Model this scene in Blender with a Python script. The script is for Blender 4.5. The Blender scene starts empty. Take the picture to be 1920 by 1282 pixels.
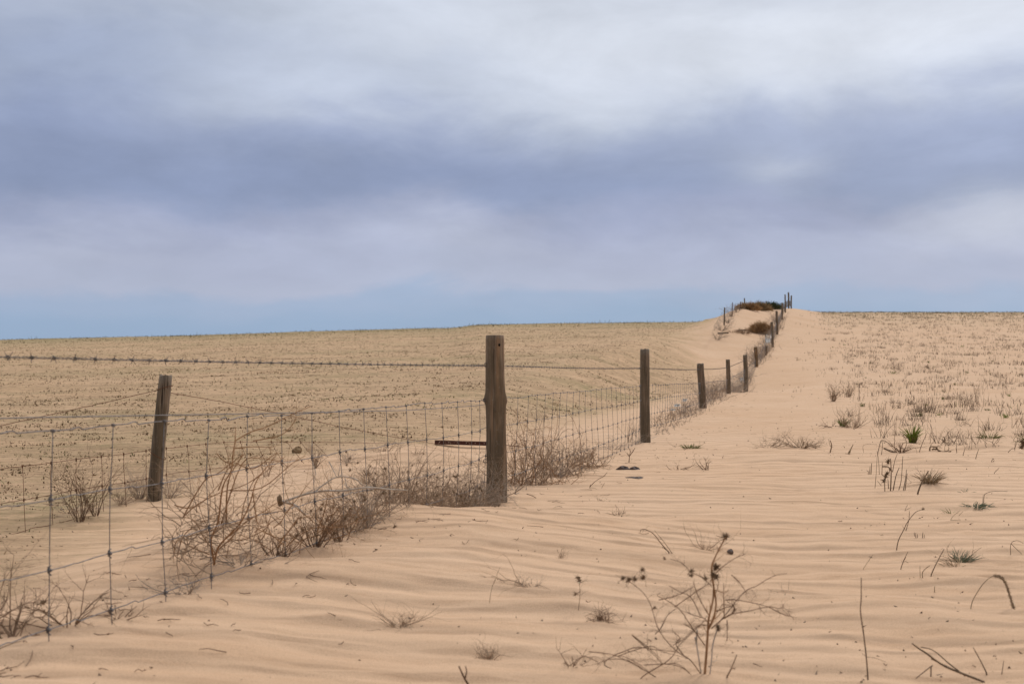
import bpy, math, random
import numpy as np
from mathutils import Vector, Matrix

R_ = math.radians
SC = bpy.context.scene
COL = SC.collection

# ------------------------------------------------------------------ camera
F = 2133.3            # focal length in pixels of the 1920 px wide photograph (40 mm on 36 mm)
CAMZ = 0.93
YH = 697.0            # eye level
PITCH = math.atan((YH - 641.0) / F)
cam_d = bpy.data.cameras.new('camera'); cam = bpy.data.objects.new('camera', cam_d); COL.objects.link(cam)
cam_d.sensor_width = 36.0; cam_d.lens = 40.0
cam_d.clip_start = 0.05; cam_d.clip_end = 6000
cam.location = (0, 0, CAMZ); cam.rotation_euler = (math.pi / 2 + PITCH, 0, 0)
cam_d.dof.use_dof = True; cam_d.dof.focus_distance = 9.0; cam_d.dof.aperture_fstop = 5.0
SC.camera = cam

# ------------------------------------------------------------------ sun, sky, exposure
SUN_AZ, SUN_EL = 32.0, 40.0
sd = bpy.data.lights.new('sun', 'SUN'); sun = bpy.data.objects.new('sun', sd); COL.objects.link(sun)
sd.energy = 1.5; sd.angle = R_(7); sd.color = (1.0, 0.95, 0.88)
sv = Vector((math.sin(R_(SUN_AZ)) * math.cos(R_(SUN_EL)), math.cos(R_(SUN_AZ)) * math.cos(R_(SUN_EL)), math.sin(R_(SUN_EL))))
sun.rotation_euler = (-sv).to_track_quat('-Z', 'Y').to_euler()
SC.view_settings.view_transform = 'Standard'; SC.view_settings.look = 'None'
SC.view_settings.exposure = 0.06; SC.view_settings.gamma = 1.0

def s2l(c):
    out = []
    for v in c:
        v = v / 255.0
        out.append(v / 12.92 if v <= 0.04045 else ((v + 0.055) / 1.055) ** 2.4)
    return tuple(out)

class NT:
    """small helper round a node tree"""
    def __init__(s, tree): s.t = tree; s.n = tree.nodes; s.l = tree.links
    def node(s, typ, **kw):
        n = s.n.new(typ)
        for k, v in kw.items(): setattr(n, k, v)
        return n
    def put(s, sock, v):
        if hasattr(v, 'is_output'): s.l.new(v, sock)
        elif v is not None: sock.default_value = v
    def math(s, op, a, b=None, c=None, clamp=False):
        n = s.node('ShaderNodeMath', operation=op, use_clamp=clamp)
        s.put(n.inputs[0], a)
        if b is not None: s.put(n.inputs[1], b)
        if c is not None: s.put(n.inputs[2], c)
        return n.outputs[0]
    def mix(s, fac, a, b, blend='MIX'):
        n = s.node('ShaderNodeMix', data_type='RGBA', blend_type=blend)
        s.put(n.inputs[0], fac)
        s.put(n.inputs[6], a if hasattr(a, 'is_output') else (*a, 1))
        s.put(n.inputs[7], b if hasattr(b, 'is_output') else (*b, 1))
        return n.outputs[2]
    def ramp(s, fac, stops, interp='LINEAR'):
        n = s.node('ShaderNodeValToRGB'); n.color_ramp.interpolation = interp
        e = n.color_ramp.elements
        while len(e) < len(stops): e.new(0.5)
        for i, (p, c) in enumerate(stops):
            e[i].position = p
            e[i].color = (c, c, c, 1) if not isinstance(c, tuple) else (*c, 1)
        s.put(n.inputs[0], fac); return n.outputs[0]
    def noise(s, vec, scale, detail=4, rough=0.55, dist=0.0):
        n = s.node('ShaderNodeTexNoise'); n.inputs['Scale'].default_value = scale
        n.inputs['Detail'].default_value = detail; n.inputs['Roughness'].default_value = rough
        n.inputs['Distortion'].default_value = dist
        if vec is not None: s.put(n.inputs['Vector'], vec)
        return n.outputs[0]
    def mapping(s, vec, scale=(1, 1, 1), loc=(0, 0, 0), rot=(0, 0, 0)):
        n = s.node('ShaderNodeMapping'); s.put(n.inputs[0], vec)
        n.inputs['Location'].default_value = loc; n.inputs['Rotation'].default_value = rot; n.inputs['Scale'].default_value = scale
        return n.outputs[0]

W = bpy.data.worlds.new('World'); SC.world = W; W.use_nodes = True
k = NT(W.node_tree); k.n.clear()
wo = k.node('ShaderNodeOutputWorld'); bgk = k.node('ShaderNodeBackground'); k.l.new(bgk.outputs[0], wo.inputs[0])
tc = k.node('ShaderNodeTexCoord'); sep = k.node('ShaderNodeSeparateXYZ'); k.l.new(tc.outputs['Generated'], sep.inputs[0])
az = k.math('ARCTAN2', sep.outputs[0], sep.outputs[1])
el = k.math('ARCSINE', sep.outputs[2])
cmb = k.node('ShaderNodeCombineXYZ'); k.put(cmb.inputs[0], az); k.put(cmb.inputs[1], k.math('MULTIPLY', el, 1.6)); 
cv = cmb.outputs[0]
n1 = k.noise(cv, 3.0, 6, 0.5, 0.3); n2 = k.noise(k.mapping(cv, (1.0, 1.6, 1), (3.1, 1.7, 0)), 6.5, 8, 0.55, 0.3)
n1c = k.math('SUBTRACT', n1, 0.5); n2c = k.math('SUBTRACT', n2, 0.5)
low = k.ramp(el, [(0.02, 0.0), (0.12, 1.0)])
elw = k.math('ADD', el, k.math('MULTIPLY', k.math('ADD', k.math('MULTIPLY', n1c, 0.10), k.math('MULTIPLY', n2c, 0.10)), k.math('ADD', k.math('MULTIPLY', low, 0.85), 0.15)))
def v2(py): return (YH - py) / F
stops = [(v2(697), s2l((138, 163, 194))), (v2(610), s2l((141, 164, 194))), (v2(565), s2l((152, 169, 197))), (v2(535), s2l((168, 175, 198))),
         (v2(480), s2l((165, 171, 195))), (v2(425), s2l((156, 162, 188))), (v2(350), s2l((141, 152, 181))), (v2(270), s2l((148, 159, 188))),
         (v2(180), s2l((172, 182, 203))), (v2(60), s2l((184, 192, 208))), (0.44, (0.70, 0.73, 0.79)), (0.75, (1.18, 1.20, 1.25)), (1.0, (1.30, 1.30, 1.33))]
base = k.ramp(elw, stops, 'EASE')
def blob(px, py, rx, ry, amt, tilt=0.0):
    """soft brighter or darker patch of cloud at a direction of the sky"""
    a = k.math('SUBTRACT', az, math.atan((px - 960) / F)); b = k.math('SUBTRACT', k.math('ADD', el, k.math('MULTIPLY', n2c, 0.07)), v2(py))
    a = k.math('ADD', a, k.math('MULTIPLY', n1c, 0.16))
    ca, sa = math.cos(tilt), math.sin(tilt)
    u = k.math('ADD', k.math('MULTIPLY', a, ca / rx * F), k.math('MULTIPLY', b, sa / rx * F))
    v = k.math('ADD', k.math('MULTIPLY', a, -sa / ry * F), k.math('MULTIPLY', b, ca / ry * F))
    q = k.math('ADD', k.math('MULTIPLY', u, u), k.math('MULTIPLY', v, v))
    return k.math('MULTIPLY', k.math('EXPONENT', k.math('MULTIPLY', q, -1.0)), amt)
white = s2l((219, 223, 231)); dark = s2l((127, 139, 171))
col = base
for (px, py, rx, ry, amt, tl) in [(1480, 110, 460, 110, 0.66, 0.0), (1000, 40, 420, 130, 0.38, 0.0), (1850, 60, 330, 110, 0.55, 0.0), (480, 190, 260, 90, 0.22, 0.2), (1100, 180, 500, 60, 0.25, 0.1), (1460, 335, 90, 40, 0.35, 0.0),
                                  (1900, 430, 170, 50, 0.42, 0.15), (820, 430, 200, 50, 0.16, -0.1), (130, 470, 330, 45, 0.12, 0.0), (1000, 90, 700, 140, 0.15, 0.0)]:
    col = k.mix(blob(px, py, rx, ry, amt, tl), col, white)
for (px, py, rx, ry, amt, tl) in [(150, 330, 460, 90, 0.60, 0.05), (1150, 365, 380, 60, 0.42, -0.12), (30, 130, 330, 120, 0.45, 0.0), (700, 340, 460, 60, 0.50, 0.05), (1750, 520, 330, 30, 0.2, 0.0)]:
    col = k.mix(blob(px, py, rx, ry, amt, tl), col, dark)
fine = k.noise(k.mapping(cv, (1, 1.5, 1), (7, 2, 0)), 7.5, 9, 0.58, 0.25)
br = k.math('ADD', 1.0, k.math('MULTIPLY', k.math('MULTIPLY', k.math('SUBTRACT', fine, 0.5), 0.52), low))
col = k.mix(1.0, col, (1, 1, 1), 'MULTIPLY')
sc_n = k.node('ShaderNodeVectorMath', operation='SCALE'); k.put(sc_n.inputs[0], col); # unseen sky behind the camera is dimmed to darken post fronts and ripple faces
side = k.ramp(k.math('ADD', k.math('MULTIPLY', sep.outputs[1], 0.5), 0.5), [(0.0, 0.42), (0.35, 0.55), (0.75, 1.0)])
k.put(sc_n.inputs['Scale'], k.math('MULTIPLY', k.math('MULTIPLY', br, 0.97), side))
sky = k.node('ShaderNodeTexSky', sky_type='NISHITA'); sky.sun_disc = False
sky.sun_elevation = R_(SUN_EL); sky.sun_rotation = R_(SUN_AZ)
sk = k.node('ShaderNodeVectorMath', operation='SCALE'); k.put(sk.inputs[0], sky.outputs[0]); sk.inputs['Scale'].default_value = 0.06 * 0.12
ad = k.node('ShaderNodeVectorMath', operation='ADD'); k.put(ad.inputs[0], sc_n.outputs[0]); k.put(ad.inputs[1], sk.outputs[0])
# clouds above the wide view carry the light of the overcast sky
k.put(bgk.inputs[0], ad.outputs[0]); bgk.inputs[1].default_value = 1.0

# ------------------------------------------------------------------ helpers
def P(px, py, Y):
    """world point seen at pixel (px, py) of the photograph at distance Y ahead"""
    a = (px - 960.0) / F; b = (641.0 - py) / F
    dy = math.cos(PITCH) - math.sin(PITCH) * b; dz = math.sin(PITCH) + math.cos(PITCH) * b
    s = Y / dy
    return Vector((a * s, Y, CAMZ + dz * s))

def perlin(x, y, seed=0):
    x = np.asarray(x, float); y = np.asarray(y, float)
    xi = np.floor(x).astype(np.int64); yi = np.floor(y).astype(np.int64)
    xf = x - xi; yf = y - yi
    def g(ix, iy, fx, fy):
        h = (ix * 374761393 + iy * 668265263 + seed * 2147483647) & 0xFFFFFFFF
        h = ((h ^ (h >> 13)) * 1274126177) & 0xFFFFFFFF
        h = h ^ (h >> 16)
        a = (h & 0xFFFF) / 65536.0 * 2 * np.pi
        return np.cos(a) * fx + np.sin(a) * fy
    u = xf * xf * xf * (xf * (xf * 6 - 15) + 10); v = yf * yf * yf * (yf * (yf * 6 - 15) + 10)
    a = g(xi, yi, xf, yf); b = g(xi + 1, yi, xf - 1, yf); c = g(xi, yi + 1, xf, yf - 1); d = g(xi + 1, yi + 1, xf - 1, yf - 1)
    return (a + (b - a) * u) * (1 - v) + (c + (d - c) * u) * v * 1.0

def fbm(x, y, seed=0, oct=4):
    s = 0; a = 1.0
    for o in range(oct):
        s = s + a * perlin(x * 2 ** o, y * 2 ** o, seed + o * 17); a *= 0.5
    return s

def sstep(e0, e1, v):
    t = np.clip((v - e0) / (e1 - e0), 0, 1); return t * t * (3 - 2 * t)

# ------------------------------------------------------------------ terrain
FM = (1520 - 960) / F; FK = 4773.0; FX0 = -FK / F
def fence_x(Y): return FX0 + FM * Y
def fence_Y(px): return FK / (1520.0 - px)

# fence posts: top x, top y, foot x, foot y, width (pixels of the photograph)
POSTS = [(930, 629, 930, 940, 36), (1208, 655, 1211, 830, 18), (1313.5, 682, 1317.5, 766, 13.5), (1365, 674, 1366, 737, 8), (1397.3, 665.5, 1398.5, 735, 8.6),
         (1416.5, 650.5, 1418.5, 688, 6.6), (1436.4, 628.3, 1436.4, 666, 4.6), (1447.3, 603.5, 1448.5, 650.5, 4.9), (1456.3, 583, 1457, 627.5, 4.6),
         (1466.9, 567.7, 1466.3, 599, 3.8), (1472, 552, 1472.5, 586, 2.6), (1478.3, 548, 1479, 578, 3.0), (1483.8, 554, 1483.5, 580, 2.8)]
pY = [-20, 0, 2.5, 3.4, 4.2, 5.0, 5.8, 6.6, 7.4]; pZ = [0.1, 0.12, 0.12, 0.12, 0.13, 0.14, 0.15, 0.11, 0.02]
for tx, ty, bx, by, w in POSTS:
    Y = fence_Y(bx); pY.append(Y); pZ.append(CAMZ + (YH - by) * Y / F)
pY += [150, 180, 260, 500, 2500]; pZ += [8.6, 8.4, 6.0, 0.0, 0.0]
_gy = np.concatenate([np.linspace(-20, 20, 801), np.linspace(20.1, 200, 1200), np.linspace(201, 2500, 600)])
def _smooth(px_, pz_, rel):
    z = np.interp(_gy, px_, pz_); out = np.empty_like(z)
    for i, g in enumerate(_gy):
        w = max(0.45, abs(g) * rel); q = np.linspace(-1.6, 1.6, 25)
        kk = np.exp(-q * q * 2); out[i] = (np.interp(g + q * w, px_, pz_) * kk).sum() / kk.sum()
    return out
G_F = _smooth(pY, pZ, 0.025)
G_R = _smooth([-20, 0, 5, 8, 15, 23, 31, 39, 47, 57, 67, 76, 89, 100, 116, 130, 150, 200, 400, 700, 2500],
              [0, 0, 0.0, 0, 0.0, .16, .33, .5, 1.08, 1.75, 2.4, 3.2, 4.5, 5.55, 6.85, 7.75, 8.5, 8.0, 2.0, 0, 0], 0.05)
CREST = 140.0
MOUNDS = []   # x, y, rx, ry, h
def mound(px, py, Y, rx, ry, h):
    p = P(px, py, Y); MOUNDS.append((p.x, p.y, rx, ry, h))
mound(775, 940, 6.5, 0.75, 0.55, 0.075); mound(880, 950, 7.4, 0.6, 0.4, 0.02)
mound(790, 832, 13.2, 0.75, 0.6, 0.14); mound(700, 850, 11.6, 0.9, 0.5, 0.08); mound(690, 884, 9.6, 0.4, 0.35, 0.10); mound(610, 870, 10.5, 0.6, 0.5, 0.06)
mound(1080, 1150, 4.25, 0.34, 0.16, 0.035); mound(430, 1000, 5.6, 0.5, 0.5, 0.03); mound(330, 945, 9.9, 0.8, 0.6, 0.03)
mound(1740, 910, 9.2, 0.25, 0.18, 0.045); mound(1805, 1068, 5.0, 0.18, 0.12, 0.03); mound(1715, 838, 13.4, 0.3, 0.25, 0.06); mound(1760, 860, 11.6, 0.5, 0.25, 0.06)
mound(1700, 1140, 4.3, 0.5, 0.2, 0.02); mound(1850, 830, 14, 0.4, 0.3, 0.07); mound(1500, 850, 12.0, 0.9, 0.4, 0.05); mound(1560, 600, 105, 3, 3, 0.2)
mound(640, 1060, 4.7, 0.8, 0.25, 0.03); mound(1130, 1090, 4.9, 0.5, 0.2, 0.02); mound(1320, 1262, 3.45, 0.18, 0.13, 0.012)

def H0(x, y):
    """ground height without ripples; also how much of it is crop field and how much weedy slope"""
    x = np.asarray(x, float); y = np.asarray(y, float)
    d = x - fence_x(y)
    zf = np.interp(y, _gy, G_F); zr = np.interp(y, _gy, G_R)
    far = sstep(20, 80, y)
    z = zf + (zr - zf) * sstep(0.2, 2.2 + 1.8 * far, d)
    # the field to the left of both fences
    azi = np.clip(x / np.maximum(y, 6.0), -0.9, 0.4)
    S = np.interp(azi, [-0.9, -.45, -.3, -.12, -.055, -.03, .09, .16, .4], [.026, .0297, .0332, .0388, .0402, .0432, .0450, .0456, .047])
    zc = CAMZ + S * CREST
    s = (zc + 0.30) / (CREST - 9)
    yy = np.clip(y, 9, None)
    lin = -0.30 + s * (yy - 9)
    over = np.clip(y - CREST + 25, 0, None)
    zl = lin - 0.00055 * over ** 2 * (over < 60) - (over >= 60) * (0.00055 * 3600 + 0.066 * (over - 60))
    zl = np.maximum(zl, -1.0)
    zl = zl + 0.10 * fbm(x / 9.0, y / 9.0, 5, 3) * sstep(10, 30, y) + 0.03 * fbm(x / 1.3, y / 1.3, 8, 3)
    wc = np.interp(y, [-5, 3, 5.6, 9.9, 12, 15, 40, 70, 110, 200], [-0.9, -1.0, -1.35, -2.1, -3.0, -3.6, -4.2, -5.3, -6.5, -8])
    wc = wc + 0.35 * fbm(x / 1.6, y / 1.6, 21, 3) * (1 + 2.2 * far)
    wd = 0.55 + 0.018 * np.clip(y, 0, 150); wr = wd + 0.6 * sstep(3, 9, y)
    fld = 1 - sstep(wc - wr, wc + wr, d)
    z = z * (1 - fld) + zl * fld
    wt = np.interp(y, [-5, 3, 5.6, 9.9, 13, 18, 28, 42, 52, 62, 110, 200], [-0.9, -1.2, -1.75, -3.9, -3.9, -2.6, -1.7, -1.5, -2.5, -5.0, -6.5, -8]) + 0.5 * fbm(x / 1.6, y / 1.6, 23, 3) * (1 + 2.0 * far)
    tex = 1 - sstep(wt - wd, wt + wd, d)
    # the blown dune left of the fence sags a little before the field
    z = z - 0.10 * np.exp(-((d + 2.2) / 0.9) ** 2) * sstep(7, 9, y) * (1 - far) * (1 - fld)
    z = z - 0.45 * np.exp(-((d + 3.0) / 1.6) ** 2) * sstep(42, 52, y) * (1 - sstep(58, 68, y)) + 0.60 * np.exp(-((d + 3.7) / 1.6) ** 2) * sstep(64, 76, y) * (1 - sstep(90, 112, y))
    for mx, my, rx, ry, h in MOUNDS:
        dx = (x - mx) / rx; dyv = (y - my) / ry
        dyv = np.where(dyv > 0, dyv * 1.7, dyv)
        z = z + h * np.exp(-(dx * dx + dyv * dyv) * 1.2)
    z = z + (0.028 + .012 * (1 - sstep(6, 9, y))) * fbm(x / 1.0, y / 0.55, 31, 4) * (1 - fld) + 0.07 * fbm(x / 5.0, y / 5.0, 44, 3) * sstep(14, 30, y) * (1 - fld)
    rveg = sstep(2.7, 3.9, d + 0.8 * fbm(x / 2.0, y / 2.0, 61, 2)) * sstep(12, 22, y)
    return z, np.maximum(fld * 0.0, tex), rveg

def saw(ph, up=0.18):
    """wind ripple: short steep face towards the viewer, long gentle back"""
    t = ph - np.floor(ph)
    a = t / up; b = (1 - t) / (1 - up)
    h = np.where(t < up, a, b)
    return h - 0.5 - 0.10 * np.exp(-((t - up) / 0.10) ** 2) + 0.10 * np.exp(-((np.minimum(t, 1 - t)) / 0.10) ** 2)
def ripples(x, y):
    w1 = perlin(x / 0.55, y / 0.45, 3) * 0.13 + perlin(x / 0.22, y / 0.15, 4) * 0.028
    m = sstep(-0.30, 0.30, perlin(x / 0.42, y / 0.3, 9) + 0.08)
    w2 = perlin(x / 0.75, y / 0.6, 13) * 0.26 + perlin(x / 0.28, y / 0.22, 14) * 0.055
    m2 = sstep(-0.30, 0.30, perlin(x / 0.5, y / 0.36, 19) + .02)
    f1 = 1 - sstep(7, 12, y); f2 = 1 - sstep(25, 45, y)
    lf = 1 - sstep(-1.5, 1.5, x)
    s1 = saw((y + 0.05 * x + w1) / 0.15); s2 = saw((y - 0.07 * x + w2) / 0.30)
    return 0.0108 * s1 * (0.10 + 0.90 * m) * f1 * (1 - 0.4 * lf) + (0.0085 + .014 * lf) * s2 * (0.2 + 0.8 * m2) * f2 * (1 + 1.0 * sstep(6, 12, y))

def H(x, y):
    z, fld, rv = H0(x, y)
    return z + ripples(np.asarray(x, float), np.asarray(y, float)) * (1 - 0.8 * fld)
def hz(x, y): return float(H(np.array([x]), np.array([y]))[0])

_ts = np.geomspace(1.5, 180, 900)
def hit(px, py):
    """where the line of sight of a pixel meets the ground"""
    d = P(px, py, 1.0) - Vector((0, 0, CAMZ))
    z = CAMZ + d.z * _ts; g = H(d.x * _ts, _ts)
    i = np.argmax(z <= g)
    if i == 0: return Vector((d.x * 120, 120, hz(d.x * 120, 120)))
    a, b = _ts[i - 1], _ts[i]; da = z[i - 1] - g[i - 1]; db = g[i] - z[i]
    t = a + (b - a) * da / (da + db + 1e-9)
    return Vector((d.x * t, t, hz(d.x * t, t)))

# ------------------------------------------------------------------ materials
def mat(name, rough=0.9, metallic=0.0, spec=0.2):
    m = bpy.data.materials.new(name); m.use_nodes = True; t = NT(m.node_tree)
    b = t.n['Principled BSDF']; b.inputs['Roughness'].default_value = rough; b.inputs['Metallic'].default_value = metallic
    b.inputs['Specular IOR Level'].default_value = spec
    return m, t, b
def bump(t, b, h, strength, dist=0.01):
    n = t.node('ShaderNodeBump'); n.inputs['Strength'].default_value = strength; n.inputs['Distance'].default_value = dist
    t.put(n.inputs['Height'], h); t.l.new(n.outputs[0], b.inputs['Normal']); return n

def sand_material():
    m, t, b = mat('sand', 0.95, 0, 0.1)
    geo = t.node('ShaderNodeNewGeometry'); pos = geo.outputs['Position']
    big = t.noise(pos, 0.35, 4); mid = t.noise(t.mapping(pos, (1, 2.5, 1)), 1.6, 5, 0.6); fine = t.noise(pos, 210, 3, 0.8); grit = t.noise(pos, 90, 3, 0.6)
    c = t.mix(t.ramp(mid, [(0.3, 0.0), (0.7, 1.0)]), SAND_A, SAND_B)
    c = t.mix(t.ramp(big, [(0.35, 0.0), (0.7, 0.7)]), c, SAND_C)
    c = t.mix(t.ramp(fine, [(0.34, 0.30), (0.55, 0.0)]), c, (0.20, 0.12, 0.07))
    c = t.mix(t.ramp(grit, [(0.60, 0.0), (0.78, 0.22)]), c, (0.72, 0.56, 0.40))
    c = t.mix(t.ramp(t.noise(t.mapping(pos, (1, 7, 1)), 5.0, 6, 0.7), [(0.50, 0.0), (0.72, 0.35)]), c, (0.47, 0.27, 0.15))
    # crop residue and young cover crop on the field
    fa = t.node('ShaderNodeAttribute', attribute_name='field').outputs['Fac']
    ra = t.node('ShaderNodeAttribute', attribute_name='weedy').outputs['Fac']
    st = t.mapping(pos, (0.30, 1.3, 1), (0, 0, 0), (0, 0, 0.35))
    s1 = t.noise(st, 1.1, 8, 0.72); s2 = t.noise(t.mapping(pos, (0.6, 1.2, 1), (5, 9, 0), (0, 0, 0.3)), 3.2, 9, 0.8)
    dead = t.math('MULTIPLY', t.ramp(s1, [(0.34, 0.25), (0.60, 1.0)]), t.ramp(s2, [(0.40, 0.0), (0.60, 1.0)]))
    far = t.ramp(t.math('MULTIPLY', t.node('ShaderNodeCameraData').outputs['View Distance'], 0.0), [(0, 1.0), (1, 1.0)])
    c = t.mix(t.math('MULTIPLY', fa, 0.4), c, (0.66, 0.44, 0.25))
    c = t.mix(t.math('MULTIPLY', t.math('MULTIPLY', dead, fa), 0.72), c, (0.28, 0.185, 0.10))
    g1 = t.noise(t.mapping(pos, (0.35, 1.0, 1), (2, 4, 0), (0, 0, 0.3)), 0.30, 6, 0.7)
    sy = t.node('ShaderNodeSeparateXYZ'); t.put(sy.inputs[0], pos); g1 = t.math('ADD', g1, t.math('MULTIPLY', t.ramp(t.math('DIVIDE', sy.outputs[1], 150.0), [(0.45, 0.0), (0.85, 1.0)]), 0.13))
    grn = t.math('MULTIPLY', t.ramp(g1, [(0.46, 0.0), (0.66, 1.0)]), t.ramp(s2, [(0.40, 0.0), (0.60, 1.0)]))
    c = t.mix(t.math('MULTIPLY', t.math('MULTIPLY', grn, fa), 0.75), c, (0.22, 0.21, 0.09))
    g4 = t.noise(t.mapping(pos, (0.22, 0.9, 1), (7, 1, 0), (0, 0, 0.35)), 0.9, 7, 0.75)
    c = t.mix(t.math('MULTIPLY', t.ramp(g4, [(0.46, 0.0), (0.62, 0.42)]), fa), c, (0.34, 0.235, 0.13))
    g5 = t.noise(t.mapping(pos, (0.7, 1, 1), (3, 8, 0)), 13.0, 4, 0.7)
    c = t.mix(t.math('MULTIPLY', t.math('MULTIPLY', t.ramp(g5, [(0.56, 0.0), (0.66, 0.75)]), t.ramp(g4, [(0.35, 0.35), (0.55, 1.0)])), fa), c, (0.17, 0.115, 0.065))
    crop = t.math('MULTIPLY', t.ramp(t.math('DIVIDE', sy.outputs[1], 150.0), [(0.55, 0.0), (0.9, 0.75)]), t.ramp(g4, [(0.36, 0.1), (0.56, 1.0)]))
    c = t.mix(t.math('MULTIPLY', crop, t.math('MAXIMUM', fa, t.math('MULTIPLY', ra, 0.7))), c, (0.20, 0.185, 0.085))
    c = t.mix(t.math('MULTIPLY', t.math('MULTIPLY', t.ramp(s1, [(0.52, 0.0), (0.72, 1.0)]), t.ramp(s2, [(0.5, 0.0), (0.66, 1.0)])), t.math('MULTIPLY', ra, 0.5)), c, (0.2, 0.14, 0.09))
    t.put(b.inputs['Base Color'], c)
    # ripples too fine for the sheet
    wv = t.node('ShaderNodeTexWave', wave_type='BANDS', bands_direction='Y', wave_profile='SIN')
    t.put(wv.inputs['Vector'], t.mapping(pos, (0.12, 1, 1), (0, 0, 0), (0, 0, 0.03)))
    wv.inputs['Scale'].default_value = 1.35; wv.inputs['Distortion'].default_value = 7.0; wv.inputs['Detail'].default_value = 3; wv.inputs['Detail Scale'].default_value = 1.1; wv.inputs['Detail Roughness'].default_value = 0.55
    h = t.math('ADD', t.math('MULTIPLY', wv.outputs['Fac'], 0.9), t.math('MULTIPLY', t.noise(pos, 140, 4, 0.75), 0.22))
    h = t.math('ADD', h, t.math('MULTIPLY', t.math('MULTIPLY', s2, fa), 3.0))
    bump(t, b, h, 0.9, 0.022)
    return m
SAND_A = (0.665, 0.448, 0.289); SAND_B = (0.595, 0.384, 0.237); SAND_C = (0.69, 0.478, 0.320)
M_SAND = sand_material()

def wood_material(name, dark, light, tint, cover=0.5):
    m, t, b = mat(name, 0.88, 0, 0.15)
    tco = t.node('ShaderNodeTexCoord').outputs['Object']
    g = t.noise(t.mapping(tco, (60, 60, 2.2)), 1.0, 6, 0.65, 0.4); g2 = t.noise(t.mapping(tco, (14, 14, 0.9)), 1.0, 5, 0.6, 0.8); cr = t.noise(t.mapping(tco, (90, 90, 1.3), (3, 3, 0)), 1.0, 3, 0.5)
    li = t.noise(t.mapping(tco, (1, 1, 0.6)), 55, 5, 0.7)
    c = t.mix(t.ramp(g, [(0.3, 0.0), (0.7, 1.0)]), dark, light)
    c = t.mix(t.math('MULTIPLY', t.ramp(g2, [(0.48, 0.0), (0.60, 1.0)]), cover), c, tint)
    c = t.mix(t.ramp(t.noise(t.mapping(tco, (9, 9, 1.6), (1, 5, 2)), 1.0, 4, 0.6), [(0.48, 0.0), (0.60, 0.7)]), c, (0.105, 0.083, 0.054))
    c = t.mix(t.ramp(li, [(0.60, 0.0), (0.74, 0.55)]), c, (0.36, 0.33, 0.27))
    c = t.mix(t.ramp(cr, [(0.30, 0.9), (0.38, 0.0)]), c, (0.018, 0.012, 0.009))
    t.put(b.inputs['Base Color'], c)
    bump(t, b, t.math('ADD', t.math('MULTIPLY', g, 0.6), t.ramp(cr, [(0.30, 0.0), (0.40, 0.8)])), 0.9, 0.006)
    return m
M_POST = wood_material('weathered_wood', (0.085, 0.063, 0.047), (0.31, 0.24, 0.18), (0.38, 0.25, 0.15), 0.45)
M_POST_BIG = wood_material('weathered_wood_big', (0.095, 0.070, 0.050), (0.32, 0.25, 0.18), (0.46, 0.28, 0.15), 0.42)
M_POST_DARK = wood_material('dark_weathered_wood', (0.065, 0.050, 0.038), (0.27, 0.215, 0.16), (0.36, 0.27, 0.18), 0.45)
M_POST_TAN = wood_material('tan_wood', (0.13, 0.08, 0.045), (0.36, 0.22, 0.12), (0.45, 0.26, 0.11), 0.6)
def simple(name, c1, c2, rough=0.85, scale=20, metallic=0.0, spec=0.2, trans=0.0):
    m, t, b = mat(name, rough, metallic, spec)
    tco = t.node('ShaderNodeNewGeometry').outputs['Position']
    t.put(b.inputs['Base Color'], t.mix(t.ramp(t.noise(tco, scale, 4, 0.6), [(0.35, 0.0), (0.65, 1.0)]), c1, c2))
    return m
M_GALV = simple('galvanised_wire', (0.115, 0.108, 0.108), (0.24, 0.225, 0.22), 0.65, 40, 0.2, 0.3)
M_GALV_DK = simple('dull_barbed_wire', (0.07, 0.065, 0.068), (0.15, 0.14, 0.14), 0.7, 60, 0.2, 0.3)
M_RUST = simple('rusty_wire', (0.10, 0.045, 0.025), (0.19, 0.085, 0.045), 0.9, 50)
M_RUSTBAR = simple('rusty_bar', (0.06, 0.025, 0.02), (0.11, 0.045, 0.035), 0.8, 40)
M_TWIG = simple('dry_twig', (0.21, 0.145, 0.095), (0.42, 0.30, 0.20), 0.9, 25)
M_TWIG_OR = simple('orange_brown_twig', (0.24, 0.125, 0.055), (0.42, 0.25, 0.13), 0.9, 14)
M_TWIG_GR = simple('grey_twig', (0.26, 0.205, 0.16), (0.48, 0.385, 0.30), 0.9, 30)
M_TWIG_DK = simple('dark_twig', (0.12, 0.075, 0.045), (0.27, 0.17, 0.105), 0.9, 20)
M_PALE = simple('bleached_branch', (0.42, 0.35, 0.28), (0.62, 0.55, 0.47), 0.8, 30)
M_BURR = simple('seed_head', (0.13, 0.085, 0.05), (0.29, 0.195, 0.115), 0.95, 60)
M_STRAW = simple('dry_straw', (0.22, 0.16, 0.10), (0.42, 0.32, 0.20), 0.9, 40)
M_STRAW_D = simple('dark_straw', (0.12, 0.085, 0.055), (0.25, 0.18, 0.12), 0.9, 40)
M_STUB = simple('stubble', (0.11, 0.072, 0.040), (0.34, 0.235, 0.13), 0.9, 6)
M_SLOPE = simple('slope_stems', (0.10, 0.070, 0.045), (0.28, 0.20, 0.13), 0.9, 3)
M_GREEN = simple('green_blade', (0.12, 0.14, 0.04), (0.24, 0.24, 0.08), 0.7, 30)
M_GREENB = simple('fresh_green_blade', (0.14, 0.19, 0.02), (0.24, 0.27, 0.05), 0.6, 30)
M_GREENG = simple('grey_green_blade', (0.09, 0.12, 0.075), (0.20, 0.23, 0.15), 0.7, 50)
M_BRUSH = simple('brown_brush', (0.29, 0.175, 0.085), (0.52, 0.35, 0.19), 0.9, 6)
M_BUSHG = simple('dark_green_bush', (0.035, 0.05, 0.02), (0.085, 0.095, 0.04), 0.8, 4)
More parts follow.
